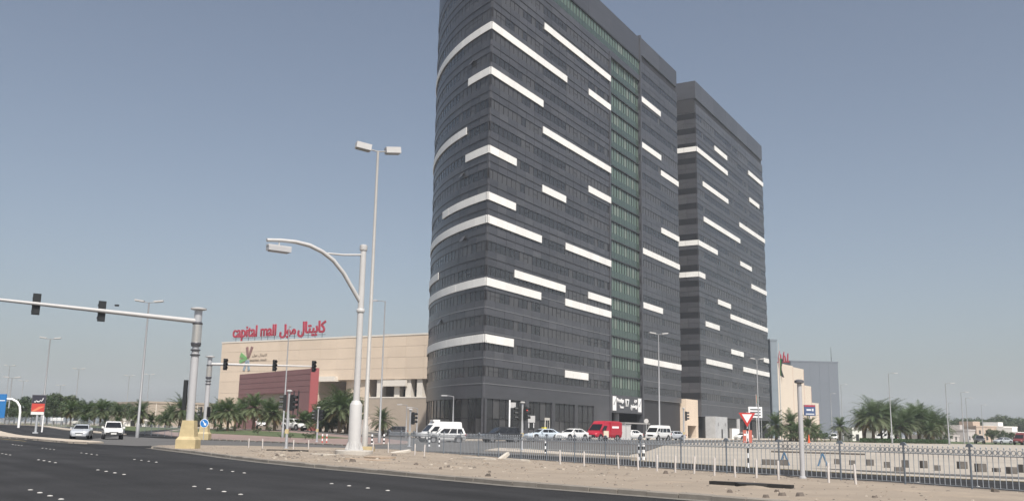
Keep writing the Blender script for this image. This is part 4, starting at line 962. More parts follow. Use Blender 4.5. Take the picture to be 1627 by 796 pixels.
# ================================================================ railings
M_rail = mat('blue_grey_paint', (0.28, 0.305, 0.335), 0.5, var=.1, scale=4)
def railing(label, P, hgt, gap, sep_bars, post_every, group=None, loc_off=.15, ring=True):
    t = thing('railing', label, 'fence')
    b = MB(); b.cyl((0, 0, .06), (0, 0, hgt), .0115, n=6); b.lathe([(.02, hgt), (.024, hgt + .03), (.0, hgt + .07)], 6); bar_me = b.mesh('bar', M_rail)
    n = 12; rr = gap * .40; b = MB(); vs = []
    for i in range(n):
        a = 2 * pi * i / n
        for r_, y_ in ((rr, -.01), (rr, .01), (rr - .018, .01), (rr - .018, -.01)): vs.append((gap / 2 + r_ * cos(a), y_, hgt - .1 + r_ * sin(a)))
    b.add(vs, [(i * 4 + k, i * 4 + (k + 1) % 4, ((i + 1) % n) * 4 + (k + 1) % 4, ((i + 1) % n) * 4 + k) for i in range(n) for k in range(4)]); ring_me = b.mesh('ring', M_rail)
    b = MB(); b.box(-.022, .022, -.022, .022, -.1, hgt + .05)
    k = 10; arc = [(.13 * cos(pi * i / k), hgt + .04 + .11 * sin(pi * i / k)) for i in range(k + 1)]
    b.add([(x, -.02, z) for x, z in arc] + [(x, .02, z) for x, z in arc], [tuple(range(k + 1)), tuple(range(2 * k + 1, k, -1))] + [(i, i + 1 + k, i + k + 2, i + 1)[::-1] for i in range(k)] + [(0, k, 2 * k + 1, k + 1)])
    post_me = b.mesh('post', mat('post_dark', (.16, .185, .215), .5))
    pts = polyline_points(P, gap); b_rest = MB(); cnt = 0
    for i, (x, y, a) in enumerate(pts):
        z = hz(x, y) + loc_off
        if i % post_every == 0: link('post', post_me, t, (x, y, z), a)
        if cnt < sep_bars:
            if i % post_every: link('bar', bar_me, t, (x, y, z), a)
            if ring: link('ring', ring_me, t, (x, y, z), a)
            cnt += 1
        else:
            b_rest.box(x - .009, x + .009, y - .009, y + .009, z + .06, z + hgt + .04)
    if b_rest.v: stuff(b_rest.build('bar', M_rail, t))
    for zz, rr in ((hgt - .2, .018), (.07, .008)):
        for (x0, y0), (x1, y1) in zip(P[:-1], P[1:]):
            b = MB(); b.cyl((x0, y0, hz(x0, y0) + loc_off + zz), (x1, y1, hz(x1, y1) + loc_off + zz), rr, n=6); b.build('rail', M_rail, t)
    return t
FN = [(17.6, 22.6), (14.46, 28.4), (12.5, 32.6), (9.3, 36.6), (5.4, 42.5), (-0.1, 52.1), (-6.8, 65.2), (-8.6, 69.0)]
railing('long blue grey railing with ring top along the sandy median', FN, 1.2, .195, 295, 13)
railing('far blue grey railing along the left pavement before the trees', [(-47.6, 119.2), (-60.8, 132.4), (-92.8, 174.4), so_(300, 32.6)], 1.15, .35, 0, 8, ring=False)
railing('grey railing beside the reddish paving under the mall', [(-46, 119.6), (-37.2, 110.8)], 1.1, .3, 40, 6, ring=False)
# ================================================================ things lying on the median
M_slab = mat('black_bitumen_slab', (.022, .021, .02), .8, var=.2, scale=4)
x0, y0 = 6.21, 29.37
t = thing('black_slab', 'broken black slab with a jutting corner lying on the sand', 'slab', (7.1, 28.5, .15), atan2(-1.5, 1.95))
b = MB(); b.prism([(-1.35, .35), (-1.35, .12), (-.45, .02), (-.1, -.5), (.12, -.52), (.55, -.02), (1.25, .0), (1.25, .25), (0, .4)], 0, .1); b.build('upper_plate', M_slab, t)
b = MB(); b.prism([(-1.2, .3), (-.4, .1), (0, -.3), (.5, .1), (1.1, .2)], -.04, .001); b.build('lower_plate', mat('slab_under', (.04, .037, .034), .9), t)
def lying(name, label, cat, px, py, dims, m, rz, tilt=(0, 0)):
    x, y = gp(px, py, .15); b = MB(); dx, dy, dz = dims
    b.prism([(-dx / 2, -dy / 2), (dx * .3, -dy * .55), (dx / 2, -dy * .2), (dx * .46, dy / 2), (-dx * .2, dy * .55), (-dx / 2, dy * .35)], 0, dz)
    o = b.build(name, m, loc=(x, y, .14)); o.rotation_euler = (tilt[0], tilt[1], rz); tag(o, label, cat); return o
M_frag = mat('concrete_fragment', (.52, .48, .42), .9, var=.12, scale=6)
M_timb = mat('weathered_board', (.35, .27, .2), .9, var=.2, scale=9)
lying('concrete_fragment', 'pale tilted concrete piece by the railing right of the lamp footing', 'rubble', 637, 719, (1.3, .4, .12), M_frag, .5, (.1, -.15))
lying('concrete_fragment', 'long flat pale fragment before the railing near the black car', 'rubble', 762, 729, (2.6, .35, .1), M_frag, -.9)
lying('concrete_fragment', 'short upright pale chip leaning by the railing', 'rubble', 799, 728.5, (1.0, .25, .15), M_frag, .7, (0, -.5))
lying('concrete_fragment', 'flat pale fragment just right of the leaning chip', 'rubble', 821, 731, (1.7, .3, .08), M_frag, -.8)
lying('board', 'brown weathered board beside the lamp footing', 'board', 588, 731, (2.4, .5, .06), M_timb, -.4, (.04, .03))
lying('board', 'sand covered board in front of the lamp footing', 'board', 604, 728, (1.8, .7, .1), M_timb, -.8, (.06, 0))
lying('concrete_fragment', 'small pale slab left of the lamp footing', 'rubble', 515, 722, (1.8, .5, .06), M_frag, -.6)
lying('black_strip', 'long thin black rubber strip at the signal post foot', 'strip', 458, 716.5, (2.6, .5, .1), M_slab, -.15)
lying('dark_patch', 'flat dark bitumen patch on the sand near the railing end', 'patch', 1541, 784, (1.15, .3, .02), M_slab, -1.0)
for px, py, s in ((1580, 781, .12), (1271, 789, .1), (1243, 787, .08), (1235, 781, .06), (1217, 790, .07), (1160, 782, .07), (776, 756, .09), (778, 750, .06), (712, 742, .08), (1058, 752, .1), (700, 745, .07), (560, 733, .12), (440, 724, .12), (473, 722, .1), (660, 738, .08), (1390, 790, .07)):
    x, y = gp(px, py, .15); b = MB(); rock(b, 0, 0, .0, s * 1.6, .7); o = b.build('stone', mat('brown_stone', (.12, .10, .085), .9, rnd=.3), loc=(x, y, .15)); tag(o, 'small dark stone lying on the sandy median', 'stone', 'dark stones on the median')
# dark blocks and a blue drum rack on the lot beyond
M_blk = mat('dark_block', (.12, .11, .10), .9, var=.2, scale=3)
for px, py in [(1300 + a / 4.976, 690 + c / 4.976) for a, c in ((270, 240), (410, 245), (545, 262), (690, 260), (835, 265), (1140, 270), (1285, 295), (1410, 295), (1530, 310), (1620, 300), (940, 285), (640, 290))] + [(1330, 737)]:
    x, y = gp(px, py, 0); b = MB(); w = U(.13, .22); b.prism([(-w, -w * .8), (w, -w * .9), (w * 1.05, w), (-w * .9, w)], 0, U(.2, .42))
    o = b.build('kerb_block', M_blk, loc=(x, y, 0)); o.rotation_euler = (0, 0, U(-.5, .5)); tag(o, 'dark block lying in a row on the sandy lot', 'block', 'dark blocks on the sandy lot')
x, y = gp(1297, 740, 0)
t = thing('pipe_stand', 'blue trestle with a long pipe on the sandy lot behind the grey post', 'trestle', (x, y, 0), radians(-10))
b = MB(); b.cyl((-2.4, 0, .75), (2.6, 0, .7), .05, n=8); b.build('pipe', M_blk, t)
for q in (-1.7, .35):
    b = MB(); b.cyl((q - .25, 0, 0), (q, 0, .72), .05, n=6); b.cyl((q + .25, 0, 0), (q, 0, .72), .05, n=6); b.build('leg', mat('trestle_blue', (.09, .17, .27), .5), t)
b = MB(); b.frame(Matrix.Translation((-2.2, .2, .15)), 1.4, .8, .3); b.build('tray', M_blk, t)
# junk at the foot of the lot: small orange cone
x = at(1285, 690, 150).x
t = thing('orange_cone', 'orange road cone at the palm bed by the stepped hall', 'cone', (x, 150, .5)); b = MB(); b.lathe([(.3, 0), (.28, .05), (.2, .06), (.04, 1.3)], 12); b.build('body', mat('cone_orange', (.7, .12, .04), .5), t, 40); b = MB(); b.box(-.33, .33, -.33, .33, -.02, .03); b.build('foot', M_black, t)
# ================================================================ vehicles (x forward, y left)
M_tyre = mat('tyre', (.02, .02, .021), .85); M_rim = mat('wheel_rim', (.35, .35, .36), .35, .7)
M_cglass = mat('car_glass', (.012, .013, .015), .08, spec=.6)
M_plast = mat('black_plastic', (.025, .025, .027), .6); M_head = mat('headlight', (.55, .57, .6), .12, spec=.8); M_tail = mat('taillight', (.3, .01, .012), .25)
M_plate = mat('number_plate', (.7, .7, .68), .5)
def paint(name, col): return mat('paint_' + name, col, .3, .0, coat=.6, spec=.5)
CARS = {
 # body: stations (x, zbottom, zshoulder, halfwidth); gh: greenhouse base x0,x1 / roof x0,x1, belt z, roof z, half widths
 'sedan': dict(st=[(-2.3, .42, .82, .72), (-2.22, .3, .98, .83), (-1.7, .24, 1.03, .89), (-.5, .2, .97, .9), (.9, .2, .95, .9), (1.3, .22, .93, .9), (1.9, .25, .84, .87), (2.2, .3, .74, .78), (2.3, .42, .62, .66)], gh=(-1.95, 1.05, -1.05, .15, .93, 1.45, .78, .58), wh=(-1.38, 1.4, .33), dark=0.0),
 'suv': dict(st=[(-2.3, .5, .95, .78), (-2.25, .38, 1.12, .88), (-1.6, .3, 1.12, .93), (-.4, .28, 1.08, .94), (1.0, .28, 1.06, .94), (1.4, .3, 1.05, .93), (2.0, .34, .98, .9), (2.25, .38, .86, .82), (2.33, .5, .72, .7)], gh=(-2.22, 1.2, -1.95, .35, 1.05, 1.75, .82, .66), wh=(-1.42, 1.45, .38), dark=0.0),
 'pickup': dict(st=[(-2.6, .55, 1.05, .84), (-2.58, .5, 1.08, .88), (-1.0, .42, 1.08, .92), (-.9, .42, 1.08, .92), (1.1, .4, 1.1, .93), (1.45, .42, 1.1, .93), (2.1, .46, 1.04, .9), (2.45, .5, .92, .84), (2.55, .6, .78, .74)], gh=(-.98, 1.25, -.75, .4, 1.08, 1.8, .84, .68), wh=(-1.62, 1.62, .40), dark=0.0),
 'van': dict(st=[(-2.75, .45, 1.2, .9), (-2.7, .36, 1.25, .97), (-1.0, .32, 1.25, .99), (1.2, .32, 1.22, .99), (1.75, .34, 1.18, .98), (2.35, .38, 1.05, .95), (2.62, .45, .88, .86), (2.68, .6, .75, .78)], gh=(-2.74, 1.85, -2.6, .75, 1.2, 2.45, .95, .80), wh=(-1.75, 1.75, .35), dark=0.0),
 'minibus': dict(st=[(-2.45, .42, 1.1, .84), (-2.4, .34, 1.15, .9), (-1.0, .3, 1.15, .93), (1.2, .3, 1.12, .93), (1.9, .32, 1.1, .92), (2.3, .36, 1.0, .89), (2.42, .45, .85, .82)], gh=(-2.43, 2.1, -2.3, 1.1, 1.1, 2.2, .9, .72), wh=(-1.45, 1.6, .34), dark=0.0),
}
def car(kind, label, loc, heading, pm, group=None, taxi=False, blank_sides=None, two_tone=None, cargo=None):
    c = CARS[kind]; t = thing({'sedan': 'parked_car', 'suv': 'suv', 'pickup': 'pickup_truck', 'van': 'van', 'minibus': 'minibus'}[kind], label, {'sedan': 'car', 'suv': 'car', 'pickup': 'pickup', 'van': 'van', 'minibus': 'minibus'}[kind], loc, heading, group)
    b = MB(); ns = 9; st = c['st']
    for (x, zb, zt, w) in st:
        h = zt - zb
        b.v += [(x, -w * .85, zb), (x, -w * .98, zb + h * .18), (x, -w, zb + h * .5), (x, -w * .985, zt - h * .14), (x, -w * .86, zt), (x, 0, zt + .02), (x, w * .86, zt), (x, w * .985, zt - h * .14), (x, w, zb + h * .5), (x, w * .98, zb + h * .18), (x, w * .85, zb)]
    n = 11
    for i in range(len(st) - 1):
        for k in range(n): b.f.append((i * n + k, i * n + (k + 1) % n, (i + 1) * n + (k + 1) % n, (i + 1) * n + k)); b.m.append(0)
    b.f += [tuple(range(n))[::-1], tuple((len(st) - 1) * n + k for k in range(n))]; b.m += [0, 0]
    me = fixn(b.mesh('body', pm, 38)); me.polygons.foreach_set('use_smooth', [True] * len(me.polygons)); me.set_sharp_from_angle(angle=radians(38)); body = link('body', me, t)
    gx0, gx1, rx0, rx1, zb, zr, wb, wt = c['gh']
    def ghv(f, side, z):                     # point on the cabin's surface
        q = (z - zb) / (zr - zb)
        x = (gx0 + (rx0 - gx0) * q) * (1 - f) + (gx1 + (rx1 - gx1) * q) * f
        return (x, side * (wb + (wt - wb) * q), z)
    b = MB(); vs = []
    for z in (zb - .05, zb + (zr - zb) * .55, zr - .07):
        vs += [ghv(0, -1, z), ghv(1, -1, z), ghv(1, 1, z), ghv(0, 1, z)]
    x0, x1 = rx0 + .12, rx1 - .15
    vs += [(x0, -wt * .82, zr), (x1, -wt * .82, zr), (x1, wt * .82, zr), (x0, wt * .82, zr)]
    fs = [(r * 4 + k, r * 4 + (k + 1) % 4, (r + 1) * 4 + (k + 1) % 4, (r + 1) * 4 + k) for r in range(3) for k in range(4)] + [(12, 13, 14, 15)]
    b.add(vs, fs); b.build('cabin', two_tone or pm, t, 35)
    # glass
    z0, z1 = zb + .06, zr - .12
    def quad(name, P, out, m=M_cglass, par=None):
        b = MB(); n_ = (Vector(P[1]) - Vector(P[0])).cross(Vector(P[3]) - Vector(P[0])).normalized()
        if n_.dot(Vector(out)) < 0: n_ = -n_; P = P[::-1]
        b.add([Vector(p) + n_ * .012 for p in P] + [Vector(p) - n_ * .02 for p in P], [(0, 1, 2, 3), (0, 4, 5, 1), (1, 5, 6, 2), (2, 6, 7, 3), (3, 7, 4, 0)]); return b.build(name, m, par or t)
    for s in (-1, 1):
        if kind == 'van' and blank_sides != 'win': L = [(.74, .93, .36)]
        elif kind == 'minibus': L = [(.05, .3, .42), (.33, .58, .42), (.61, .76, .42), (.79, .97, .42)]
        elif kind == 'sedan': L = [(.10, .22, 0), (.245, .52, 0), (.545, .92, 0)]
        elif kind == 'pickup': L = [(.06, .44, 0), (.48, .93, 0)]
        else: L = [(.06, .27, 0), (.30, .56, 0), (.59, .93, 0)]
        for f0, f1, lift in L:
            zz0 = z0 if not lift else z0 + .02
            zz1 = z1 if not lift else zb + (zr - zb) * (.58 if kind != 'van' else .52)
            quad('side_window', [ghv(f0, s, zz0), ghv(f1, s, zz0), ghv(f1 - (.02 if f1 > .9 else 0), s, zz1), ghv(f0 + (.02 if f0 < .12 else 0), s, zz1)], (0, s, .2))
    ws1 = z1 if kind not in ('van', 'minibus') else zb + (zr - zb) * .66
    i = .93
    P = [ghv(1, -i, z0), ghv(1, i, z0), ghv(1, i, ws1), ghv(1, -i, ws1)]; P = [(p[0], p[1] * (1 if k < 2 else .97), p[2]) for k, p in enumerate(P)]; quad('windscreen', P, (1, 0, .3))
    P = [ghv(0, -.9, z0 + .02), ghv(0, .9, z0 + .02), ghv(0, .88, ws1), ghv(0, -.88, ws1)]; quad('rear_window', P, (-1, 0, .3))
    # front: grille, bumper, lights, plate
    xf, zbf, ztf, wf = st[-1]; xp, _, ztp, wp = st[-2]
    b = MB(); b.box(xf - .12, xf + .03, -wf * .55, wf * .55, zbf + (ztf - zbf) * .35, ztf - .02); b.build('grille', M_plast, t)
    b = MB(); b.box(xf - .2, xf + .05, -wf * .98, wf * .98, zbf - .14, zbf + .1); b.build('front_bumper', M_plast if kind in ('pickup', 'suv', 'van') else pm, t)
    b = MB(); b.box(xf + .04, xf + .07, -.26, .26, zbf - .08, zbf + .06); b.build('number_plate', M_plate, t)
    for s in (-1, 1):
        b = MB(); y0_, y1_ = sorted((s * wf * .58, s * wp * 1.0)); b.add([(xf + .02, s * wf * .58, ztf - .16), (xf - .02, s * wf, ztf - .14), (xp - .1, s * wp * .98, ztf - .02), (xp - .12, s * wp * .96, ztf + .08), (xf - .05, s * wf * .9, ztf + .02), (xf, s * wf * .58, ztf)], [(0, 1, 4, 5), (1, 2, 3, 4)] if s > 0 else [(5, 4, 1, 0), (4, 3, 2, 1)]); b.build('headlight', M_head, t)
        x_, zb_r, zt_r, w_r = st[1]; b = MB(); yy = sorted((s * w_r * .72, s * (w_r + .004))); b.box(x_ - .1, x_ + .12, yy[0], yy[1], zt_r - .3, zt_r - .08); b.build('taillight', M_tail, t)
        b = MB(); mx_ = gx1 - .45; yy = sorted((s * (wb + .06), s * (wb + .26))); b.box(mx_ - .06, mx_ + .08, yy[0], yy[1], zb + .02, zb + .2); b.build('mirror', pm if kind != 'van' else M_plast, t)
        for wx in c['wh'][:2]:
            r = c['wh'][2]; wy = max(w for x, _, _, w in st) ; yo = s * (wy + .012); yi = s * (wy - .22)
            b = MB(); b.cyl((wx, yi, r + .06), (wx, s * (wy + .004), r + .06), r + .09, n=22); arch = b.build('wheel_arch', M_plast, t)
            b = MB(); b.cyl((wx, yi, r), (wx, yo, r), r, n=22); wl_ = b.build('wheel', M_tyre, t)
            b = MB(); b.cyl((wx, s * (wy), r), (wx, s * (wy + .022), r), r * .64, n=16); b.build('rim', M_rim, wl_)
    if kind == 'pickup':
        b = MB(); b.box(-2.5, -1.08, -.74, .74, 1.0, 1.115); b.build('bed_liner', M_plast, t)
        for s in (-1, 1):
            b = MB(); yy = sorted((s * .78, s * .88)); b.box(-2.56, -1.05, yy[0], yy[1], 1.05, 1.2); b.build('bed_side', pm, t)
    if taxi:
        b = MB(); b.box(-.35, -.05, -.32, .32, zr, zr + .16); b.build('taxi_sign', mat('taxi_yellow', (.75, .6, .03), .4), t)
    if cargo == 'roof_unit':
        b = MB(); b.box(.1, 1.0, -.5, .5, zr - .02, zr + .2); b.build('roof_unit', pm, t)
    if cargo == 'red_box':
        b = MB(); b.box(-2.72, -.3, -1.0, 1.0, .75, 2.28); b.build('box_side', pm, t)
        for s in (-1, 1):
            yy = sorted((s * .99, s * 1.01)); b = MB(); b.box(.15, 1.2, yy[0], yy[1], .45, 1.22); b.build('cream_door', mat('paint_cream', (.75, .66, .52), .35), t)
            b = MB(); b.box(-2.0, -.6, *sorted((s * 1.0, s * 1.012)), 1.55, 1.8); b.build('white_lettering_strip', M_sign, t)
    return t
W1 = paint('white', (.72, .72, .71)); SIL = paint('silver', (.42, .44, .47)); BLK = paint('black', (.018, .019, .022)); RED = paint('red', (.40, .014, .035)); BLUS = paint('pale_blue_silver', (.45, .51, .57)); DRK = paint('dark_grey', (.05, .05, .055))
def pcar(kind, label, px, D, az_deg, pm, z=None, **k):
    x = at(px, 695, D).x
    zz = hz(x, D) + .06 if z is None else z
    return car(kind, label, (x, D, zz), pi / 2 - radians(az_deg), pm, **k)
# left carriageway, coming towards the junction
pcar('sedan', 'silver sedan waiting at the junction beside the white pickup', 129, 98, 162, SIL, z=.03)
pcar('pickup', 'white pickup truck with black bumper waiting beside the silver sedan', 178, 98, 155, W1, z=.03)
pcar('suv', 'white suv turning in front of the red wall', 467, 150, 128, W1, z=hz(-35, 150) + .1)
pcar('pickup', 'white pickup parked among the palms by the mall', 415, 168, 168, W1, z=hz(-45, 168) + .15)
pcar('suv', 'dark car in the shade of the tan mall wall', 626, 172, 265, DRK, z=.25)
# queue in front of the towers
pcar('van', 'white high roofed van with a roof unit behind the white estate', 697, 116, 242, W1, z=.08, cargo='roof_unit')
pcar('suv', 'white estate car in front of the white van', 708, 111, 262, W1, z=.06)
pcar('suv', 'black suv behind the railing at the junction', 796, 109, 246, BLK, z=.26)
pcar('sedan', 'pale silver blue taxi with a yellow roof sign', 862, 116, 240, BLUS, taxi=True)
pcar('sedan', 'white sedan between the taxi and the red van', 909, 117, 225, W1)
pcar('van', 'red delivery van with a cream door behind the white sedan', 958, 121, 222, RED, cargo='red_box')
pcar('sedan', 'small white hatchback behind the grey utility box', 1001, 141, 222, W1)
pcar('minibus', 'white minibus parked past the tower entrance', 1046, 144, 218, W1)
pcar('sedan', 'silver car half hidden behind the white minibus', 1069, 158, 235, SIL)
pcar('sedan', 'white car parked at the foot of the second tower', 1181, 196, 232, W1)
pcar('suv', 'small far car under the palms left of the palm cluster', 1325, 240, 200, W1, group=None)
pcar('pickup', 'dark far pickup between the palm cluster and the villas', 1556, 215, 200, DRK)
pcar('sedan', 'pale far car near the tan villa', 1593, 218, 250, SIL)
pcar('van', 'dark red far truck at the edge of the sandy lot', 1624, 200, 230, paint('maroon', (.16, .03, .03)))
pcar('van', 'white van parked behind the palm cluster', 1407, 225, 250, W1)
# utility box and cart beside the red van
x = at(993, 690, 135).x
t = thing('utility_box', 'pale grey utility box standing behind the red van', 'cabinet', (x, 135, .62), radians(10)); b = MB(); b.box(-.7, .7, -.5, .5, 0, 2.0); b.build('cabinet', M_lgrey, t); b = MB(); b.box(-.76, .76, -.56, .56, 2.0, 2.1); b.build('lid', M_grey, t); b = MB(); b.box(-.02, .02, -.52, -.49, .2, 1.9); b.build('door_seam', M_mull, t)
x = at(1167, 690, 210).x
t = thing('utility_box', 'small white utility box beside the car at the second tower', 'cabinet', (x, 210, .45), radians(20)); b = MB(); b.box(-.9, .9, -.5, .5, 0, 2.4); b.build('cabinet', M_sign, t); b = MB(); b.box(-.95, .95, -.55, .55, 2.4, 2.5); b.build('lid', M_grey, t)

# ================================================================ vegetation
M_trunk = mat('palm_trunk', (.17, .125, .085), .95, var=.3, scale=5, bump=.8, bscale=9, pos=False)
M_bark = mat('tree_bark', (.11, .085, .06), .95, var=.25, scale=4, pos=False)
M_frond = leaf_mat('palm_frond', (.068, .10, .044)); M_frond2 = leaf_mat('dusty_frond', (.105, .128, .066)); M_dry = leaf_mat('dry_frond', (.22, .17, .09))
M_leaf = leaf_mat('tree_leaf', (.05, .072, .03)); M_leaf2 = leaf_mat('tree_leaf_light', (.085, .11, .045)); M_hedge = leaf_mat('hedge_leaf', (.035, .07, .022))
def palm_crown(seed, H, nf=46, L=2.9, droop=1.0):
    rnd = random.Random(seed); b = MB()
    for i in range(nf):
        f = i / nf; el = radians(82 - 118 * f ** 0.9 + rnd.uniform(-8, 8)); az = i * 2.39996 + rnd.uniform(-.25, .25)
        l = L * rnd.uniform(.85, 1.1) * (1 - .25 * max(0, f - .75) / .25); n = 11; p = Vector((0, 0, H + .15 - .35 * f)); d_el = el
        b.cur = 0 if f < .45 else (1 if f < .9 else 2)
        hd = Vector((cos(az), sin(az), 0)); side = Vector((-sin(az), cos(az), 0)); prev = p
        tw = rnd.uniform(-.4, .4)
        for k in range(n):
            q = (k + 1) / n; e = el - droop * (0.25 + .95 * q * q) * (1.0 if el > 0 else .5)
            e = max(e, -1.5)
            dv = hd * cos(e) + Vector((0, 0, sin(e))); nx = prev + dv * (l / n); up = (-hd * sin(e) + Vector((0, 0, cos(e))))
            w = .022 * (1 - q) + .006; b.add([prev - side * w, prev + side * w, nx + side * w * .8, nx - side * w * .8], [(0, 1, 2, 3)])
            if k >= 1:
                for h in (0.0, .5):
                    base = prev + (nx - prev) * h; ll = (.62 * sin(pi * min(1, .18 + .82 * (q - .5 * (1 - h) / n)) ** .9) + .12) * l / 2.9
                    for s in (-1, 1):
                        lv = (side * s * cos(tw * s) * .82 + dv * .62 + up * (.34 + rnd.uniform(-.2, .15))).normalized() * ll * rnd.uniform(.8, 1.12) - Vector((0, 0, ll * .22))
                        wv = dv * .065; b.add([base - wv, base + wv, base + lv * .98 + wv * .3, base + lv], [(0, 1, 2, 3)])
            prev = nx
    return b.mesh('crown', [M_frond, M_frond2, M_dry])
def palm_trunk(seed, H, r=.24):
    rnd = random.Random(seed); prof = []; n = int(H / .22)
    for i in range(n + 1):
        z = H * i / n; rr = r * (1.25 - .35 * min(1, z / 1.0) + (.25 * max(0, z / H - .85) / .15)); prof += [(rr * 1.08, z - .02), (rr * .92, z + .1)]
    b = MB(); b.lathe([(max(.02, a), z) for a, z in prof], 9); lean = (rnd.uniform(-.04, .04), rnd.uniform(-.04, .04))
    return b.mesh('trunk', M_trunk, 30)
PALMS = {}
def palm_kind(k, H, L, nf, droop):
    PALMS[k] = (palm_trunk(k, H), palm_crown(k * 7 + 1, H, nf, L, droop), H)
palm_kind(1, 3.6, 3.2, 56, .9); palm_kind(2, 3.0, 3.3, 54, 1.0); palm_kind(3, 4.4, 3.4, 60, .9); palm_kind(4, 1.9, 2.9, 46, .9); palm_kind(5, 3.8, 3.9, 74, 1.0)
def palm(k, x, y, sc, label, group=None, z=None):
    tr, cr, H = PALMS[k]; t = thing('palm_tree', label, 'palm tree', (x, y, (hz(x, y) if z is None else z) - .05), U(0, 6.28), group); t.scale = (sc * U(.97, 1.03), sc * U(.97, 1.03), sc)
    t.rotation_euler[0] = U(-.07, .07); t.rotation_euler[1] = U(-.07, .07); link('trunk', tr, t); link('crown', cr, t); return t
def ppalm(k, px, D, ytop, label, group=None):
    x = at(px, 690, D).x; z = hz(x, D); Hh = tz(px, ytop, D) - z; tr, cr, H = PALMS[k]
    return palm(k, x, D, Hh / (H + 2.2), label, group)
# left tree line
for (k, px, D, yt) in ((1, 110, 155, 635), (2, 136, 150, 636), (1, 157, 146, 633), (3, 185, 165, 640), (2, 222, 150, 636), (4, 132, 146, 655), (4, 165, 150, 655), (4, 238, 150, 655), (4, 185, 142, 658)):
    q_ = {1: 'full crowned date palm', 2: 'broad low date palm', 3: 'tall date palm', 4: 'short stemless looking young palm'}[k]; ppalm(k, px, D, yt, q_ + ' in the tree line behind the far railing', q_ + 's behind the far railing')
for (k, px, D, yt) in ((2, 284, 150, 628), (4, 262, 158, 650), (2, 268, 180, 640), (2, 350, 140, 634), (2, 372, 150, 638), (1, 361, 133, 631), (1, 402, 140, 624), (1, 388, 158, 630), (2, 424, 150, 632), (2, 436, 140, 634), (1, 340, 160, 638)):
    q_ = {1: 'upright full crowned date palm', 2: 'broad drooping date palm', 4: 'very short young palm'}[k]; ppalm(k, px, D, yt, q_ + ' on the planting before the mall and red wall', q_ + 's before the red wall')
ppalm(4, 480, 150, 648, 'short bushy palm before the bright red end panel'); ppalm(5, 538, 152, 620, 'big dark palm before the mall entrance recess'); ppalm(4, 518, 156, 640, 'young palm left of the big dark palm'); ppalm(5, 552, 160, 632, 'dark palm half hidden by the lamp sleeve'); ppalm(2, 609, 165, 648, 'small palm against the tan lower mall wall'); ppalm(4, 508, 158, 640, 'thin young palm beside the red end panel')
# right: cluster and bed palms
for (k, px, D, yt) in ((5, 1387, 190, 636), (3, 1372, 196, 648), (5, 1412, 200, 640), (3, 1424, 205, 643), (5, 1440, 195, 650), (5, 1460, 198, 645), (3, 1461, 205, 641), (5, 1483, 196, 655), (5, 1494, 200, 660), (3, 1401, 210, 648), (3, 1447, 215, 648), (5, 1472, 215, 650), (2, 1431, 192, 660), (2, 1478, 190, 668), (3, 1374, 205, 655)):
    q_ = {5: 'large dense crowned date palm', 3: 'tall slender date palm', 2: 'low date palm at the edge'}[k]; ppalm(k, px, D, yt, q_ + ' in the cluster beyond the sandy lot', q_ + 's of the cluster')
for (k, px, D, yt) in ((2, 1233, 185, 655), (2, 1256, 190, 652), (2, 1283, 185, 660), (4, 1265, 180, 668), (1, 1334, 215, 661), (4, 1295, 190, 668)):
    q_ = {1: 'lone date palm before the big grey block', 2: 'bushy palm in the green bed before the stepped hall', 4: 'stubby young palm in the green bed before the stepped hall'}[k]; ppalm(k, px, D, yt, q_, q_)
# broadleaf trees
def tree_meshes(seed, H, W, m, nclump=26, leaves=90):
    rnd = random.Random(seed); b = MB(); b.cur = 0
    cl = []
    for i in range(nclump):
        a = rnd.uniform(0, 6.28); q = sqrt(rnd.random()); z = H * (.35 + .6 * rnd.random()); ww = W * sqrt(max(.08, 1 - ((z / H - .58) / .46) ** 2))
        cl.append((Vector((q * ww * cos(a), q * ww * sin(a), z)), H * rnd.uniform(.09, .16)))
    for c, r in cl:
        for _ in range(leaves):
            v = Vector((rnd.gauss(0, 1), rnd.gauss(0, 1), rnd.gauss(0, .8))).normalized() * r * rnd.uniform(.55, 1.12); p = c + v
            nrm = (v.normalized() + Vector((rnd.uniform(-.6, .6), rnd.uniform(-.6, .6), rnd.uniform(-.2, .8)))).normalized(); a = nrm.orthogonal().normalized(); d = nrm.cross(a); s = rnd.uniform(.09, .19) * H / 6
            th = rnd.uniform(0, 3.14); u_ = a * cos(th) + d * sin(th); w_ = -a * sin(th) + d * cos(th)
            b.cur = 0 if rnd.random() < .7 else 1
            b.add([p - u_ * s * 1.4, p - w_ * s * .7, p + u_ * s * 1.4, p + w_ * s * .7], [(0, 1, 2, 3)])
    crown = b.mesh('crown', m)
    b = MB(); b.tube([(0, 0, -.2), (.05, 0, H * .2), (.1, .05, H * .4), (0, 0, H * .72)], [H * .035, H * .028, H * .02, H * .006], 8)
    for c, r in cl[::3]: b.tube([(.05, 0, H * .28), ((c.x) * .5, c.y * .5, H * .28 + (c.z - H * .28) * .55), tuple(c)], [H * .014, H * .01, H * .004], 5)
    return b.mesh('trunk', M_bark, 50), crown
TR = [tree_meshes(1, 6, 2.6, [M_leaf, M_leaf2]), tree_meshes(2, 6, 3.3, [M_leaf, M_leaf2], 30), tree_meshes(3, 6, 2.2, [M_leaf2, M_leaf]), tree_meshes(4, 6, 3.8, [M_leaf, M_hedge], 34)]
def ptree(k, px, D, ytop, label, group, wide=1.0):
    x = at(px, 690, D).x; z = hz(x, D); s = (tz(px, ytop, D) - z) / 5.6
    t = thing('tree', label, 'tree', (x, D, z), U(0, 6.28), group); t.scale = (s * wide, s * wide, s)
    link('trunk', TR[k][0], t); link('crown', TR[k][1], t); return t
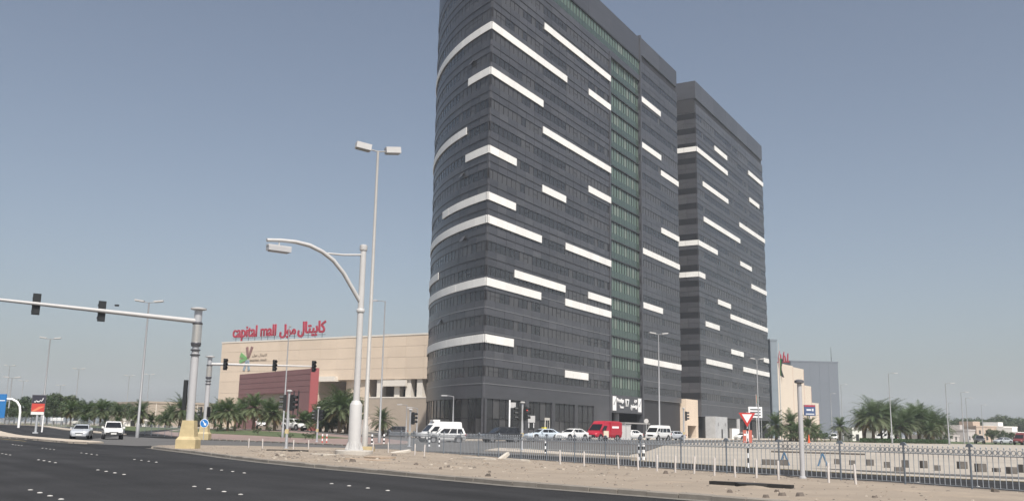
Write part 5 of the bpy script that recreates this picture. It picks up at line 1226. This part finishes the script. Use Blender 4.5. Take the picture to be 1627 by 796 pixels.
for (k, px, D, yt, w) in ((0, 5, 200, 640, 1), (1, 20, 215, 637, 1.1), (3, 38, 205, 634, 1), (1, 55, 225, 636, 1), (3, 72, 200, 632, 1), (2, 83, 210, 629, 1), (0, 96, 205, 630, 1.1), (3, 103, 230, 634, 1), (1, 120, 235, 638, 1), (2, 148, 230, 640, 1), (0, 170, 240, 640, 1.1), (1, 196, 235, 642, 1), (0, 213, 220, 648, 1), (3, 12, 185, 650, 1), (1, 47, 188, 650, 1), (2, -6, 190, 640, 1), (2, 30, 182, 655, 1)):
    q_ = ('rounded leafy tree', 'wide crowned leafy tree', 'narrow light green tree', 'broad dark green tree')[k]; ptree(k, px, D, yt, q_ + ' in the row behind the far railing', q_ + 's behind the far railing', w)
for (k, px, D, yt, w) in ((0, 1496, 420, 676, 1.3), (1, 1512, 430, 672, 1.3), (3, 1528, 425, 673, 1.2), (1, 1546, 430, 671, 1.2), (0, 1572, 440, 673, 1.3), (3, 1588, 400, 675, 1), (1, 1600, 410, 667, 1.2), (3, 1612, 420, 672, 1.2), (0, 1625, 415, 674, 1.2), (1, 1563, 425, 674, 1.2), (3, 1640, 410, 674, 1.2), (1, 1521, 440, 674, 1.3), (0, 1581, 445, 673, 1.3)):
    ptree(k, px, D, yt - 5, 'far tree rising behind the villas', 'far trees behind the villas', w)
for (k, px, D, yt, w) in ((2, 1575, 260, 683, 1.1), (1, 1588, 265, 684, 1.2), (0, 1604, 270, 688, 1.2), (2, 1550, 270, 690, 1), (1, 1505, 240, 690, 1)):
    ptree(k, px, D, yt, 'green street tree in front of the villas', 'street trees before the villas', w)
for (k, px, D, yt, w) in ((2, 252, 170, 660, 1), (0, 300, 178, 655, 1), (1, 330, 175, 652, 1.2), (2, 378, 172, 655, 1), (1, 450, 160, 655, 1.1), (0, 489, 158, 655, 1), (3, 527, 165, 640, 1), (1, 548, 158, 640, 1.1), (3, 541, 172, 632, 1)):
    ptree(k, px, D, yt, 'dark shrubby tree on the planting by the mall', 'shrubby trees by the mall', w)
# shrubs and hedges
sh_me = tree_meshes(9, 1.2, .8, [M_hedge, M_leaf], 18, 60)
for px, py, D, s in ((372, 686, 128, 1.0), (409, 687, 124, .9), (461, 692, 112, .6), (486, 691, 114, .7), (497, 691, 113, .8), (345, 684, 130, 1.2), (428, 685, 132, .8), (1225, 697, 175, 1.6), (1236, 697, 178, 1.8), (1247, 698, 176, 1.3), (1259, 698, 178, 1.4), (1298, 699, 180, 1.8), (1310, 700, 182, 1.6), (1288, 699, 176, 1.2), (1349, 699, 200, 1.6), (1318, 700, 184, 1.4)):
    x = at(px, 690, D).x; q_ = 'small rounded shrub on the lawn before the mall' if px < 800 else 'rounded shrub in the green bed before the stepped hall'; t = thing('shrub', q_, 'shrub', (x, D, hz(x, D) + .1), U(0, 6), q_); t.scale = (s * 1.2, s * 1.2, s * .9); link('stem', sh_me[0], t); link('foliage', sh_me[1], t)
# low ground cover under the palm cluster
b = MB()
for i in range(5200):
    px = U(1366, 1506); D = U(184, 205); x = at(px, 690, D).x; s = U(.12, .3); z = hz(x, D) + U(0, .75); a = U(0, 3.1)
    b.add([(x - s * cos(a), D - s * sin(a), z), (x + s * .4 * sin(a), D - s * .4 * cos(a), z + .1), (x + s * cos(a), D + s * sin(a), z + U(-.1, .2)), (x - s * .4 * sin(a), D + s * .4 * cos(a), z + .15)], [(0, 1, 2, 3)])
o = b.build('hedge', M_hedge); tag(o, 'low dark hedge under the dense palm cluster', 'hedge')
# small white buildings glimpsed through the palms
for i, (px0, px1, yt, D, lab) in enumerate(((1354, 1372, 682, 240, 'small cream hut left behind the palm cluster'), (1390, 1397, 683, 250, 'slim white hut seen between palm trunks'), (110, 130, 672, 200, 'low white kiosk glimpsed behind the palms on the left'), (196, 235, 668, 220, 'low pale shed behind the left palms'))):
    a = at(px0, yt, D); c = at(px1, yt, D + 1); tt, L, H = block('hut', lab, a, c, 6, a.z, VC[1]); b = MB(); b.box(L * .3, L * .3 + .9, -.05, .2, 0, 2.0); b.build('door', M_glass, tt)

# ================================================================ air
HAZE = True
if HAZE:
    hb = MB(); hb.box(-1510, 1510, -210, 2410, -1.5, 96.0); ho = hb.build('haze', mat('haze', (1, 1, 1)))
    m = MATS['haze']; n_ = m.node_tree.nodes; n_.clear(); ou = n_.new('ShaderNodeOutputMaterial'); pv = n_.new('ShaderNodeVolumePrincipled')
    pv.inputs['Color'].default_value = (.80, .88, .98, 1); pv.inputs['Density'].default_value = 0.0003; pv.inputs['Anisotropy'].default_value = 0.2
    m.node_tree.links.new(pv.outputs[0], ou.inputs['Volume']); stuff(ho)
